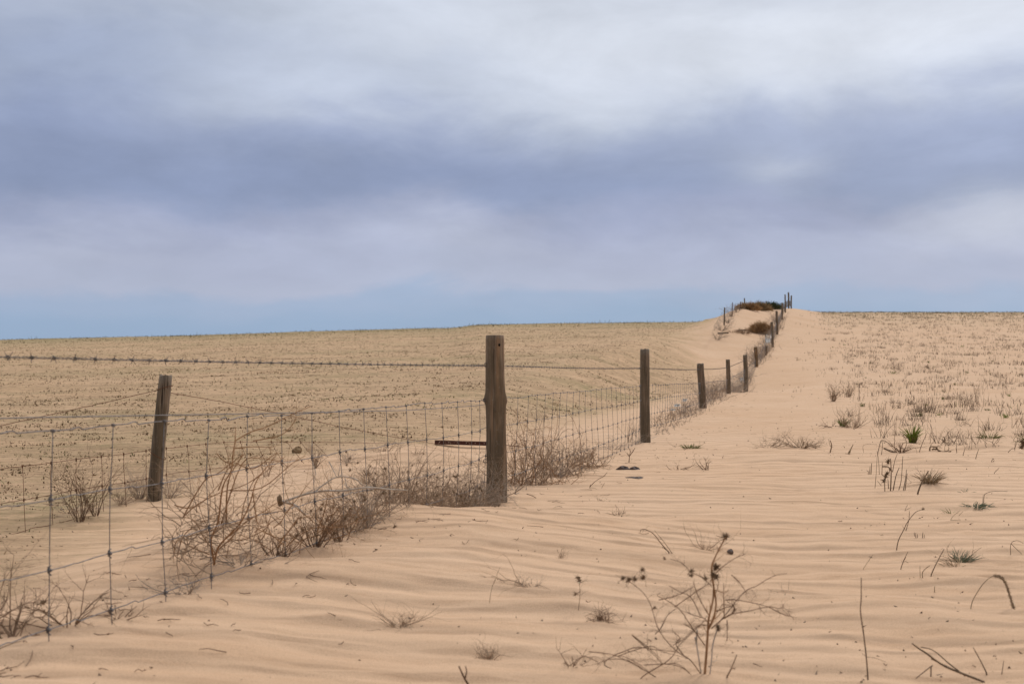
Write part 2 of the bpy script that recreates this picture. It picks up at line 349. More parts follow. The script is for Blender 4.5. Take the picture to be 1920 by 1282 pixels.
M_PLASTIC = simple('white_plastic', (0.72, 0.71, 0.68), (0.85, 0.84, 0.80), 0.4, 20, 0, 0.4)
M_STONE = simple('dark_stone', (0.09, 0.07, 0.065), (0.20, 0.16, 0.14), 0.8, 30)
M_NAIL = simple('dark_hole', (0.01, 0.008, 0.006), (0.02, 0.015, 0.01), 0.95, 30)
M_CHIP = simple('dry_chip', (0.07, 0.05, 0.035), (0.22, 0.15, 0.10), 0.9, 9)

# ------------------------------------------------------------------ mesh building
class MB:
    def __init__(s): s.v = []; s.f = []
    def tube(s, pts, radii, n=4, cap=True):
        pts = [Vector(p) for p in pts]
        if len(pts) < 2: return
        if not hasattr(radii, '__len__'): radii = [radii] * len(pts)
        base = len(s.v); m = len(pts); prev = None
        for i, p in enumerate(pts):
            d = (pts[min(i + 1, m - 1)] - pts[max(i - 1, 0)])
            d = d.normalized() if d.length > 1e-9 else Vector((0, 0, 1))
            if prev is None:
                a = d.cross(Vector((0, 0, 1)) if abs(d.z) < 0.9 else Vector((1, 0, 0))).normalized()
            else:
                a = prev - d * prev.dot(d); a = a.normalized() if a.length > 1e-6 else d.orthogonal().normalized()
            prev = a; b = d.cross(a); r = radii[i]
            for j in range(n):
                t = 2 * math.pi * j / n
                q = p + a * (math.cos(t) * r) + b * (math.sin(t) * r); s.v.append((q.x, q.y, q.z))
        for i in range(m - 1):
            for j in range(n):
                j2 = (j + 1) % n; o = base + i * n
                s.f.append((o + j, o + j2, o + n + j2, o + n + j))
        if cap and n > 2:
            s.f.append(tuple(base + j for j in range(n - 1, -1, -1))); s.f.append(tuple(base + (m - 1) * n + j for j in range(n)))
    def blade(s, p, d, w, bend=0.3, rng=random):
        """flat tapering leaf of three sections"""
        p = Vector(p); d = Vector(d); L = d.length; side = d.cross(Vector((rng.uniform(-1, 1), rng.uniform(-1, 1), 0.2))).normalized() * w * 0.5
        out = Vector((d.x, d.y, 0)); out = out.normalized() if out.length > 1e-5 else Vector((1, 0, 0))
        b = len(s.v); m1 = p + d * 0.45 + out * 0.02 * L; m2 = p + d * 0.8 + out * bend * 0.3 * L - Vector((0, 0, bend * 0.12 * L)); tip = p + d + out * bend * L * 0.6 - Vector((0, 0, bend * 0.5 * L))
        for q in (p - side, p + side, m1 - side * 0.9, m1 + side * 0.9, m2 - side * 0.6, m2 + side * 0.6, tip): s.v.append((q.x, q.y, q.z))
        s.f += [(b, b + 1, b + 3, b + 2), (b + 2, b + 3, b + 5, b + 4), (b + 4, b + 5, b + 6)]
    def burr(s, p, r, rng, n=10):
        p = Vector(p); s.blob(p, r * .34, r * .34, r * .4, rng, 6, 4, .2)
        for i in range(int(n * 2.6)):
            d = Vector((rng.gauss(0, 1), rng.gauss(0, 1), rng.gauss(0, 1) + 0.3)).normalized()
            s.tube([p, p + d * r * rng.uniform(0.5, 1.3)], [r * 0.09, r * 0.03], 3, False)
    def blob(s, c, rx, ry, rz, rng, nu=10, nv=7, rough=0.2):
        c = Vector(c); b = len(s.v); ph = rng.uniform(0, 100)
        for i in range(nv + 1):
            th = math.pi * i / nv
            for j in range(nu):
                a = 2 * math.pi * j / nu
                k_ = 1 + rough * (math.sin(3 * a + ph) * math.sin(2 * th + ph) + rng.uniform(-0.4, 0.4) * (0 < i < nv))
                s.v.append((c.x + rx * k_ * math.sin(th) * math.cos(a), c.y + ry * k_ * math.sin(th) * math.sin(a), c.z + rz * k_ * math.cos(th)))
        for i in range(nv):
            for j in range(nu):
                j2 = (j + 1) % nu; s.f.append((b + i * nu + j, b + (i + 1) * nu + j, b + (i + 1) * nu + j2, b + i * nu + j2))
    def obj(s, name, material, parent=None, origin=None, smooth=True):
        o0 = Vector(origin) if origin is not None else Vector((0, 0, 0))
        me = bpy.data.meshes.new(name)
        vv = [(x - o0.x, y - o0.y, z - o0.z) for x, y, z in s.v] if origin is not None else s.v
        me.from_pydata(vv, [], s.f); me.materials.append(material)
        if smooth: me.polygons.foreach_set('use_smooth', [True] * len(me.polygons))
        o = bpy.data.objects.new(name, me); COL.objects.link(o)
        if parent is not None:
            o.parent = parent
        elif origin is not None: o.location = o0
        return o
def empty(name, loc): 
    o = bpy.data.objects.new(name, None); COL.objects.link(o); o.location = loc; o.empty_display_size = 0.1; return o
def tag(o, label=None, cat=None, group=None, kind=None):
    if label: o['label'] = label
    if cat: o['category'] = cat
    if group: o['group'] = group
    if kind: o['kind'] = kind
    return o

# ------------------------------------------------------------------ ground sheet
def build_ground():
    th = np.concatenate([np.arange(-180, -34, 2.0), np.arange(-34, 34, 0.10), np.arange(34, 180, 2.0)]) * np.pi / 180
    r = [0.35, 0.8, 1.2, 1.6, 1.9]
    q = 2.1
    while q < 160:
        r.append(q); q += min(max((0.5 if q < 7 else 0.75) * q * q / (1138 * 0.93), 0.007), 0.9)
    while q < 3500:
        r.append(q); q *= 1.06
    r = np.array(r); nt, nr = len(th), len(r)
    RR, TT = np.meshgrid(r, th, indexing='ij')
    x = (RR * np.sin(TT)).ravel(); y = (RR * np.cos(TT)).ravel()
    z, fld, rv = H0(x, y)
    z = z + ripples(x, y) * (1 - 0.8 * fld) * (np.abs(TT.ravel()) < 0.62)
    co = np.stack([x, y, z], 1)
    co = np.vstack([co, [[0, 0, hz(0, 0)]]])
    i = np.arange(nr - 1)[:, None] * nt; j = np.arange(nt)[None, :]; j2 = (j + 1) % nt
    quads = np.stack([i + j, i + nt + j, i + nt + j2, i + j2], -1).reshape(-1, 4)[:, ::-1]
    me = bpy.data.meshes.new('sand_ground')
    tri = np.stack([np.full(nt, len(co) - 1), np.arange(nt), (np.arange(nt) + 1) % nt], 1)[:, ::-1]
    me.vertices.add(len(co)); me.vertices.foreach_set('co', co.ravel())
    nl = quads.size + tri.size
    me.loops.add(nl); me.loops.foreach_set('vertex_index', np.concatenate([quads.ravel(), tri.ravel()]))
    me.polygons.add(len(quads) + len(tri))
    me.polygons.foreach_set('loop_start', np.concatenate([np.arange(len(quads)) * 4, quads.size + np.arange(len(tri)) * 3]))
    me.update(calc_edges=True); me.validate()
    me.polygons.foreach_set('use_smooth', [True] * len(me.polygons))
    for nm, arr in (('field', fld), ('weedy', rv)):
        a = me.attributes.new(nm, 'FLOAT', 'POINT'); a.data.foreach_set('value', np.concatenate([arr, [0]]))
    me.materials.append(M_SAND)
    if me.polygons[10].normal.z < 0: me.flip_normals()
    o = bpy.data.objects.new('sand_ground', me); COL.objects.link(o); o['kind'] = 'structure'
    return o
build_ground()

# ------------------------------------------------------------------ posts
def make_post(parent, name, tx, ty, bx, by, w, Y, material, seed, big=False, sides=20, flat_top=True):
    rng = random.Random(seed)
    top = P(tx, ty, Y); foot = P(bx, by, Y); r = w * Y / F / 2
    g = hz(foot.x, foot.y); axis = (top - foot).normalized()
    L = (top - foot).length; bury = 0.25 + max(0, foot.z - g)
    rows = 46 if big else 16; n = 44 if big else sides
    mb = MB()
    ph = [rng.uniform(0, 6.28) for _ in range(6)]
    a = axis.orthogonal().normalized(); a = (Vector((1, 0, 0)) - axis * axis.x).normalized(); b = axis.cross(a)
    for i in range(rows + 1):
        s = -bury + (L + bury) * i / rows; t = max(0, s) / L
        c = foot + axis * s + a * (0.006 * math.sin(t * 4 + ph[0])) * (r / 0.06)
        taper = 1.06 - 0.10 * t
        for j in range(n):
            an = 2 * math.pi * j / n
            rr = r * taper * (1 + 0.018 * math.sin(2 * an + ph[1]) + 0.014 * math.sin(5 * an + ph[2] + t) + 0.015 * math.sin(9 * an + ph[3]) + 0.012 * math.sin(t * 17 + an * 3 + ph[4]))
            # weathering cracks run down the wood
            for cq, wd, dp in ((ph[4] % 6.28, 0.10, 0.07), (ph[5] % 6.28, 0.07, 0.06), (4.6, 0.06, 0.05)):
                dd = (an - cq - 0.12 * math.sin(t * 5) + math.pi) % (2 * math.pi) - math.pi
                rr -= r * dp * math.exp(-(dd / wd) ** 2)
            if big:
                rr *= 1 + 0.07 * math.exp(-((t - 0.60) / 0.09) ** 2) * (0.6 + 0.4 * math.cos(an * 2)) + 0.05 * max(0, 0.55 - t) + 0.05 * math.exp(-(t / 0.05) ** 2)
                for ka, kt in ((math.pi, 0.615), (0.0, 0.615)):
                    dd = (an - ka + math.pi) % (2 * math.pi) - math.pi
                    rr += r * 0.22 * math.exp(-(dd / 0.30) ** 2 - ((t - kt) / 0.020) ** 2)
            if i == rows: rr *= 0.97
            zj = 0.0
            if i >= rows - 1 and not big: zj = r * 0.12 * math.sin(3 * an + ph[2]) + r * 0.06 * rng.uniform(-1, 1)
            q = c + (a * math.cos(an) + b * math.sin(an)) * rr + axis * zj
            mb.v.append((q.x, q.y, q.z))
    for i in range(rows):
        for j in range(n):
            j2 = (j + 1) % n; mb.f.append((i * n + j, i * n + j2, (i + 1) * n + j2, (i + 1) * n + j))
    base = len(mb.v) - n
    cc = Vector((0, 0, 0))
    for j in range(n): cc += Vector(mb.v[base + j])
    cc /= n; cc -= axis * r * 0.03
    inner = len(mb.v)
    for j in range(n):
        q = cc.lerp(Vector(mb.v[base + j]), 0.86) + axis * r * 0.04; mb.v.append((q.x, q.y, q.z))
    mb.v.append((cc.x, cc.y, cc.z)); ci = len(mb.v) - 1
    for j in range(n):
        j2 = (j + 1) % n; mb.f.append((base + j, base + j2, inner + j2, inner + j)); mb.f.append((inner + j, inner + j2, ci))
    o = mb.obj(name, material, parent, origin=foot)
    o.location = foot - parent.location
    return o, foot, axis, r

# ------------------------------------------------------------------ the long fence
fo = Vector((fence_x(8.07), 8.07, hz(fence_x(8.07), 8.07)))
fence = tag(empty('wire_fence', fo), 'long fence of weathered wooden posts, barbed wire and woven mesh climbing the sand ridge', 'fence')
post_info = []
mats = {0: M_POST_BIG, 1: M_POST_DARK, 2: M_POST, 3: M_POST, 4: M_POST_DARK, 5: M_POST_TAN}
plabels = {0: 'thick weathered post with two knots and orange wood showing down its left side', 1: 'dark greyed round post, second along the fence from the thick one', 2: 'post leaning slightly left with a split face',
           3: 'thin straight reddish post', 4: 'dark post with mesh and weeds piled at its left', 5: 'short tan post'}
for i, (tx, ty, bx, by, w) in enumerate(POSTS):
    Y = fence_Y(bx)
    o, ft, ax, r = make_post(fence, 'post', tx, ty, bx, by, w, Y, mats.get(i, M_POST_DARK), 100 + i, big=(i == 0), sides=24 if i < 3 else 12)
    if i in plabels: o['label'] = plabels[i]
    post_info.append((o, ft, ax, r, Y))
# hardware on the first two posts
for (px, py, kk) in ((911, 684, 0), (909, 750, 0), (910, 864, 0), (1200.5, 724, 1), (1202, 785, 1)):
    Y = post_info[kk][4]; o = post_info[kk][0]; mb = MB(); c = P(px, py, Y - 0.02); rr = 0.013 if kk == 0 else 0.014
    pts = [c + Vector((math.cos(t) * rr, 0.003 * math.sin(2 * t), math.sin(t) * rr)) for t in [2 * math.pi * q / 10 for q in range(11)]]
    mb.tube(pts, 0.003, 5); mb.v = [(x - post_info[kk][1].x, y - post_info[kk][1].y, z - post_info[kk][1].z) for x, y, z in mb.v]
    mb.obj('staple', M_GALV_DK, o)
# nail hole and knots of the thick post: dark sockets pressed into its face
for (px, py, sx, sz) in ((936.5, 647, 0.0075, 0.010), (912.5, 752, 0.010, 0.018), (929, 770, 0.006, 0.009), (943, 774, 0.007, 0.012)):
    Y = post_info[0][4]; ft = post_info[0][1]; r = post_info[0][3]
    c = P(px, py, Y); dx = c.x - ft.x; yy = -math.sqrt(max(0.0, (r * 1.03) ** 2 - dx * dx)); mb = MB(); rng = random.Random(px)
    c = Vector((c.x - ft.x, yy * (1.0 if px != 912.5 else 1.1) + 0.004, c.z - ft.z)); mb.blob(c, sx, 0.005, sz, rng, 12, 6, 0.08)
    mb.obj('nail_hole' if sx < 0.0076 and py < 700 else 'knot', M_NAIL if py < 700 else M_POST_DARK, post_info[0][0])

# heights of the wires along the fence
_wy = [-1, 3.17, 7.85, 15.1, 23.2, 30.8, 39.1, 46.3, 57.1, 66.8, 75.8, 88.9, 100.5, 116, 131]
def zpx(py, Y): return CAMZ + (YH - py) * Y / F
_bz = [0.985, .982, .974, .98, .98, 1.046, 1.33, 1.80, zpx(633, 57.1), zpx(611, 66.8), zpx(590, 75.8), zpx(573, 88.9), zpx(558, 100.5), zpx(553, 116), zpx(558, 131)]
_nz = [0.765, .757, .735, .75, .70, .71, 1.02, 1.40, zpx(642, 57.1), zpx(622, 66.8), zpx(604, 75.8), zpx(581, 88.9), zpx(567, 100.5), zpx(562, 116), zpx(565, 131)]
def bz(Y): return float(np.interp(Y, _wy, _bz))
def nz(Y): return float(np.interp(Y, _wy, _nz))
def wx(Y):
    """the wires pass behind each post, stapled to its far side"""
    return -sum((p[3] + .006) * math.exp(-((Y - p[4]) / .38) ** 2) for p in post_info if abs(Y - p[4]) < 1.6)
def lp(v): return (v[0] - fo.x, v[1] - fo.y, v[2] - fo.z)

STEP = 0.305 * math.cos(math.atan(FM))
Y97 = FK / (1520 - 97.0)
stayY = [Y97 + STEP * i for i in range(-9, 420) if Y97 + STEP * i < 131]
OFFS = [0.0, 0.203, 0.405, 0.585, 0.74]
post_in = [(p[4] - 0.02, p[4] + 0.02) for p in post_info]
rngf = random.Random(5)
stay_bend = [[rngf.gauss(0, 0.004) for _ in OFFS] for _ in stayY]
def strand(idx):
    jr = [rngf.uniform(.3, 1.25) for _ in range(97)]
    pts = []; rad = []
    end = 131 if idx < 4 else 60
    for i in range(len(stayY) - 1):
        a, b = stayY[i], stayY[i + 1]
        if a > end: break
        det = a < 12
        steps = [0, 0.30, 0.38, 0.44, 0.5, 0.56, 0.8] if det else ([0, 0.5] if a < 40 else [0])
        for s in steps:
            Y = a + (b - a) * s
            z = nz(Y) - OFFS[idx] * (1 + 0.0 * Y)
            if idx == 0 or idx < 4:
                jog = {0.38: 0.006, 0.44: 0.007, 0.5: -0.006, 0.56: -0.004}.get(s, 0.0) * (1.0 if idx == 0 else 0.5) * jr[i % 97]
                z += jog
            z += 0.0035 * math.sin(Y * 11.3 + idx * 5) * math.sin(Y * 1.7 + idx) + 0.004 * math.sin(Y * 2.1 + idx * 2) + 0.002 * math.sin(Y * 7 + idx)
            x = fence_x(Y) + 0.012 * math.sin(Y * 0.9 + idx) + wx(Y)
            pts.append(Vector(lp((x, Y, z)))); rad.append((0.0020 if idx == 0 else 0.0016) * (1 + 0.012 * Y))
    return pts, rad
for idx in range(len(OFFS)):
    pts, rad = strand(idx); mb = MB(); mb.tube(pts, rad, 6 if idx < 4 else 4)
    mb.obj('line_wire', M_GALV, fence)
for i_, Y in enumerate(stayY):
    pass
def stay(i, mb):
    Y = stayY[i]; det = Y < 16
    bend = stay_bend[i]; pts = []
    for q, of in enumerate(OFFS[:5 if det else 4]):
        x = fence_x(Y) + 0.012 * math.sin(Y * 0.9 + q) + 0.004 + wx(Y); 
        z = nz(Y) - of + 0.0035 * math.sin(Y * 11.3 + q * 5) * math.sin(Y * 1.7 + q) + 0.004 * math.sin(Y * 2.1 + q * 2) + 0.002 * math.sin(Y * 7 + q)
        yj = Y + bend[q] * (0 if q == 0 else 1) * 1.6 + (0.02 * math.sin(q * 1.3) if 2.9 < Y < 3.6 else 0)
        p = Vector(lp((x, yj, z)))
        if pts and det:
            m = (pts[-1] + p) * 0.5; m.y += rngf.gauss(0, 0.003); pts.append(m)
        pts.append(p)
        if det:
            # hinge-joint knot wrapped on the line wire
            rk = 0.0050 if q else 0.0042; w = [p + Vector((math.cos(t) * rk, (t / 12.6 - 0.5) * 0.016, math.sin(t) * rk)) for t in [12.6 * u / 12 for u in range(13)]]
            mb.tube(w, 0.0022, 4)
            if q:
                w = [p + Vector((math.cos(t) * 0.005, math.sin(t) * 0.005, (t / 12.6 - 0.5) * 0.03)) for t in [12.6 * u / 12 for u in range(13)]]
                mb.tube(w, 0.0019, 4)
        elif Y < 45: mb.tube([p + Vector((0, 0, 0.012)), p - Vector((0, 0, 0.012))], 0.0042, 4)
    mb.tube(pts, (0.0015) * (1 + 0.012 * Y), 5 if det else 3)
n_ind = 0; rest = MB()
for i, Y in enumerate(stayY):
    if n_ind < 96 and Y > 2.7:
        mb = MB(); stay(i, mb); mb.obj('stay_wire', M_GALV, fence); n_ind += 1
    elif Y > 2.7: stay(i, rest)
    else:
        mb = MB(); stay(i, mb)
tag(rest.obj('stay_wires_far', M_GALV, fence), kind='stuff')

# barbed wire: two twisted strands with a barb every 10 cm
def barb_pos(Y): return Vector(lp((fence_x(Y) + wx(Y), Y, bz(Y) - 0.012 * math.sin(math.pi * (((Y - 0.45) % 7.62) / 7.62)) * (Y < 30))))
mbw = MB()
for ph in (0, math.pi):
    pts = []; rad = []; Y = -0.5
    while Y < 131:
        tw = Y * 2 * math.pi / 0.075 + ph; c = barb_pos(Y); a = 0.0026 if Y < 14 else 0.0015
        pts.append(c + Vector((math.cos(tw) * a, 0, math.sin(tw) * a))); rad.append(0.0014 * (1 + 0.015 * Y))
        Y += 0.0125 if Y < 9 else (0.3 if Y > 14 else 0.05)
    mbw.tube(pts, rad, 4)
bw = mbw.obj('barbed_wire', M_GALV_DK, fence)
def barb(mb, Y, rng):
    c = barb_pos(Y); t0 = rng.uniform(0, 6.28)
    coil = [c + Vector((math.cos(t) * 0.0046, (t / 12.6 - 0.5) * 0.011, math.sin(t) * 0.0046)) for t in [12.6 * u / 10 for u in range(11)]]
    mb.tube(coil, 0.0015, 4)
    for q in range(4):
        t = t0 + q * math.pi / 2 + rng.uniform(-.4, .4); s = 1 if q % 2 else -1
        d = Vector((math.cos(t), s * rng.uniform(0.1, 0.9), math.sin(t))).normalized()
        b0 = c + Vector((math.cos(t) * .005, s * 0.005, math.sin(t) * .005)); mb.tube([b0, b0 + d * rng.uniform(.010, .015)], [0.0014, 0.0006], 4)
rb = random.Random(8); Yb = FK / (1520 - 15.0) - 0.0967 * 5; nb = 0; restb = MB()
while Yb < 40:
    if nb < 98: 
        mb = MB(); barb(mb, Yb, rb); mb.obj('barb', M_GALV_DK, bw); nb += 1
    else: barb(restb, Yb, rb)
    Yb += 0.0967
tag(restb.obj('barbs_far', M_GALV_DK, bw), kind='stuff')
# plain wire stretched just over the mesh
mb = MB(); pts = []
for Y in np.linspace(-0.5, 8.05, 40):
    z = float(np.interp(Y, [-1, 3.14, 4.59, 6.28, 8.05], [0.845, 0.803, 0.762, 0.718, 0.70])); pts.append(lp((fence_x(Y) + 0.012 + wx(Y), Y, z)))
mb.tube(pts, 0.0021, 6); mb.obj('smooth_wire', M_GALV, fence)

# ------------------------------------------------------------------ the old rusty fence behind
M2 = (1700 - 960) / F; K2 = 0.305 * math.cos(math.atan(M2)) / 1.97e-5; X20 = -K2 / F
def f2x(Y): return X20 + M2 * Y
def f2Y(px): return K2 / (1700.0 - px)
o2 = P(290, 940, f2Y(290)); rusty = tag(empty('rusty_fence', o2), 'old rusty mesh fence half buried in sand with one leaning wooden post', 'fence')
pY2 = f2Y(292)
lean, lf, lax, lr = make_post(rusty, 'post', 310, 704, 289, 942, 25, pY2, M_POST_DARK, 61, sides=28)
lean['label'] = 'leaning square-topped dark post with wire wrapped twice around it'
def l2(v): return (v[0] - o2.x, v[1] - o2.y, v[2] - o2.z)
def wire_px(name, pp, r, material, parent, off, n=5, wob=0.0, seed=0):
    """wire through (px, py, Y) points"""
    rng = random.Random(seed); mb = MB(); pts = []
    for a, b in zip(pp[:-1], pp[1:]):
        for s in np.linspace(0, 1, 9)[:-1]:
            Y = 1 / ((1 - s) / a[2] + s / b[2]); p = P(a[0] + (b[0] - a[0]) * s, a[1] + (b[1] - a[1]) * s, Y)
            pts.append(p - off + Vector((0, 0, rng.gauss(0, wob))))
    pts.append(P(*pp[-1]) - off); mb.tube(pts, r, n); return mb.obj(name, material, parent)
def row2(ys):  # (px, py) -> with depth of the rusty fence line
    return [(x, y, f2Y(x)) for x, y in ys]
wire_px('loose_wire', [(-120, 822, 8.3), (0, 798, 8.9), (150, 765, 9.7), (297, 731, pY2 - 0.05)], 0.0028, M_RUST, rusty, o2, wob=0.001)
wire_px('loose_wire', [(318, 736, pY2), (400, 750, 11.2), (520, 774, 11.9), (640, 800, 12.7), (760, 823, 13.6), (860, 838, 14.6)], 0.0028, M_RUST, rusty, o2, wob=0.001)
top2 = [(-120, 895), (0, 879), (42, 874), (150, 860), (232, 851), (280, 844), (351, 836), (420, 829), (480, 828), (600, 829), (790, 832)]
mid2 = [(-120, 960), (0, 944), (50, 936), (145, 918), (200, 909), (245, 903), (330, 886), (420, 876), (500, 866), (560, 862)]
low2 = [(-120, 1036), (0, 1009), (60, 990), (105, 982), (150, 970), (210, 955)]
for rr_ in (top2, mid2, low2): wire_px('line_wire', row2(rr_), 0.0024, M_RUST, rusty, o2, wob=0.0015, seed=len(rr_))
tx2 = [-66, -12, 42, 96, 143, 190, 232, 274, 312, 351, 386, 420, 451, 481, 509, 538, 564, 588]
for i, x in enumerate(tx2):
    Y = f2Y(x); yt = float(np.interp(x, [a for a, b in top2], [b for a, b in top2])); ym = float(np.interp(x, [a for a, b in mid2], [b for a, b in mid2]))
    yl = ym + (ym - yt) * 0.9; rg = random.Random(i)
    sl = max(0, (x - 330)) * 0.12
    mb = MB(); a = P(x, yt, Y) - o2; m_ = P(x + sl + rg.uniform(-1, 3), ym, Y) - o2; b = P(x + 2.2 * sl + rg.uniform(0, 6), yl + 3, Y) - o2
    mb.tube([a, (a + m_) / 2 + Vector((rg.gauss(0, .006), 0, 0)), m_, b], 0.0021, 4)
    for q in (a, m_): mb.tube([q + Vector((0, 0, .012)), q - Vector((0, 0, .012))], 0.006, 5)
    mb.obj('stay_wire', M_RUST, rusty)
for (xa, ya, xb, yb) in ((296, 731, 323, 723), (280, 841, 310, 861)):
    mb = MB(); pts = []; a = P(xa, ya, pY2); b = P(xb, yb, pY2); rr = (b - a).length / 2
    for u in range(17):
        t = math.pi * 2 * u / 16; c = (a + b) / 2 + (b - a) / 2 * math.cos(t) + Vector((0, -math.sin(t) * rr * 1.02, 0)); pts.append(c - lf)
    mb.tube(pts, 0.003, 5); mb.burr(b - lf, 0.012, random.Random(3), 4); mb.obj('wire_wrap', M_RUST, lean)

# far end of the old fence on the dune crest
FARP = [(1358.6, 576.6, 1358, 603, 2.7, 76), (1373.5, 567, 1372.7, 588, 1.6, 85), (1388.8, 565.7, 1387, 581, 1.6, 93), (1395.8, 559, 1396.3, 575, 2.3, 101)]
o3 = P(1358, 603, 76); farf = tag(empty('crest_fence', o3), 'thin posts and sagging mesh on the dune crest left of the brown brush', 'fence')
fps = []
for i, (tx, ty, bx, by, w, Y) in enumerate(FARP):
    o, ft, ax, r = make_post(farf, 'post', tx, ty, bx, by, w, Y, M_RUSTBAR if i in (1, 2) else M_POST_DARK, 300 + i, sides=10); fps.append((ft, ax, (P(tx, ty, Y) - ft).length))
st3 = P(1338, 624, 66)
for fr in (0.28, 0.5, 0.72, 0.9):
    pts = [st3 - o3 + Vector((0, 0, 0.4 * fr))]
    for a, b in zip(fps[:-1], fps[1:]):
        pa = a[0] + a[1] * a[2] * fr; pb = b[0] + b[1] * b[2] * fr
        for s in (0, .33, .66): pts.append(pa.lerp(pb, s) - Vector((0, 0, 0.1 * math.sin(s * 3.14))) - o3)
    pts.append(fps[-1][0] + fps[-1][1] * fps[-1][2] * fr - o3)
    mb = MB(); mb.tube(pts, 0.008, 3); mb.obj('line_wire', M_GALV_DK, farf)

# ------------------------------------------------------------------ plants
def grow(mb, p, d, L, r, lvl, rng, wig=0.25, kids=4, up=0.0, n=4, curl=0.0, tips=None, ratio=0.55):
    """a twig that wanders and carries smaller twigs"""
    seg = 7 if lvl > 0 else 5
    pts = [Vector(p)]; d = Vector(d).normalized(); dirs = [d.copy()]
    cx = Vector((rng.gauss(0, 1), rng.gauss(0, 1), rng.gauss(0, 1))).normalized() * curl
    for i in range(seg):
        d = (d + Vector((rng.gauss(0, wig), rng.gauss(0, wig), rng.gauss(0, wig) + up)) * 0.6 + cx * (i / seg)).normalized()
        pts.append(pts[-1] + d * (L / seg)); dirs.append(d.copy())
    mb.tube(pts, [r * (1 - 0.7 * i / seg) for i in range(seg + 1)], n, False)
    if lvl > 0:
        for c in range(kids):
            i = rng.randint(1, seg); dd = (dirs[i] + Vector((rng.gauss(0, 1), rng.gauss(0, 1), rng.gauss(0, 0.8))) * 0.75).normalized()
            grow(mb, pts[i], dd, L * ratio * rng.uniform(0.6, 1.2), r * 0.6 * (1 - 0.4 * i / seg), lvl - 1, rng, wig, kids, up, max(3, n - 1), curl, tips, ratio)
    elif tips is not None: tips.append(pts[-1])
    if lvl == 1 and tips is not None: tips.append(pts[-1])

def trace_pts(tr, Y, rng, amp=0.04, sub=4):
    """stem drawn through pixels, wandering in depth round its plant's distance"""
    n = len(tr); off = 0.0; offs = [0.0]
    dz = rng.uniform(-1, 1)
    for i in range(n - 1): off += rng.uniform(-1, 1) * amp * 0.5 + dz * amp * 0.8; offs.append(off)
    P4 = [P(x, y, Y + o) for (x, y), o in zip(tr, offs)]
    out = []
    for i in range(n - 1):
        p0 = P4[max(i - 1, 0)]; p1 = P4[i]; p2 = P4[i + 1]; p3 = P4[min(i + 2, n - 1)]
        for s in range(sub):
            t = s / sub
            out.append(0.5 * ((2 * p1) + (p2 - p0) * t + (2 * p0 - 5 * p1 + 4 * p2 - p3) * t * t + (3 * p1 - p0 - 3 * p2 + p3) * t ** 3))
    out.append(P4[-1]); return out
def put_stem(mb, pts, r0, r1, org, rng, n=5, twigs=0, tl=0.05, tw_lvl=0, tips=None, curl=0.3):
    m = len(pts); pts = [p - org for p in pts]
    mb.tube(pts, [r0 + (r1 - r0) * i / (m - 1) + rng.uniform(0, 0.1) * r1 for i in range(m)], n)
    for q in range(twigs):
        i = rng.randint(m // 5, m - 2); d = (pts[i + 1] - pts[i]).normalized()
        grow(mb, pts[i], d + Vector((rng.gauss(0, .8), rng.gauss(0, .8), rng.gauss(0, .8))), tl * rng.uniform(.4, 1.3), max(r1, r0 * 0.3) * 0.7, tw_lvl, rng, 0.35, 2, 0, 4, curl, tips)

Z5 = lambda x, y: (1150 + x / 3.749, 940 + y / 3.749)
Z2 = lambda x, y: (300 + x / 3.6625, 750 + y / 3.6625)
Z8 = lambda x, y: (700 + x / 2.4, 900 + y / 2.4)
Z7 = lambda x, y: (1380 + x / 2.967, 850 + y / 2.967)
Z9 = lambda x, y: (1540 + x / 4.005, 780 + y / 4.005)
Z3 = lambda x, y: (450 + x / 3.561, 600 + y / 3.561)
def conv(z, l): return [z(*q) for q in l]

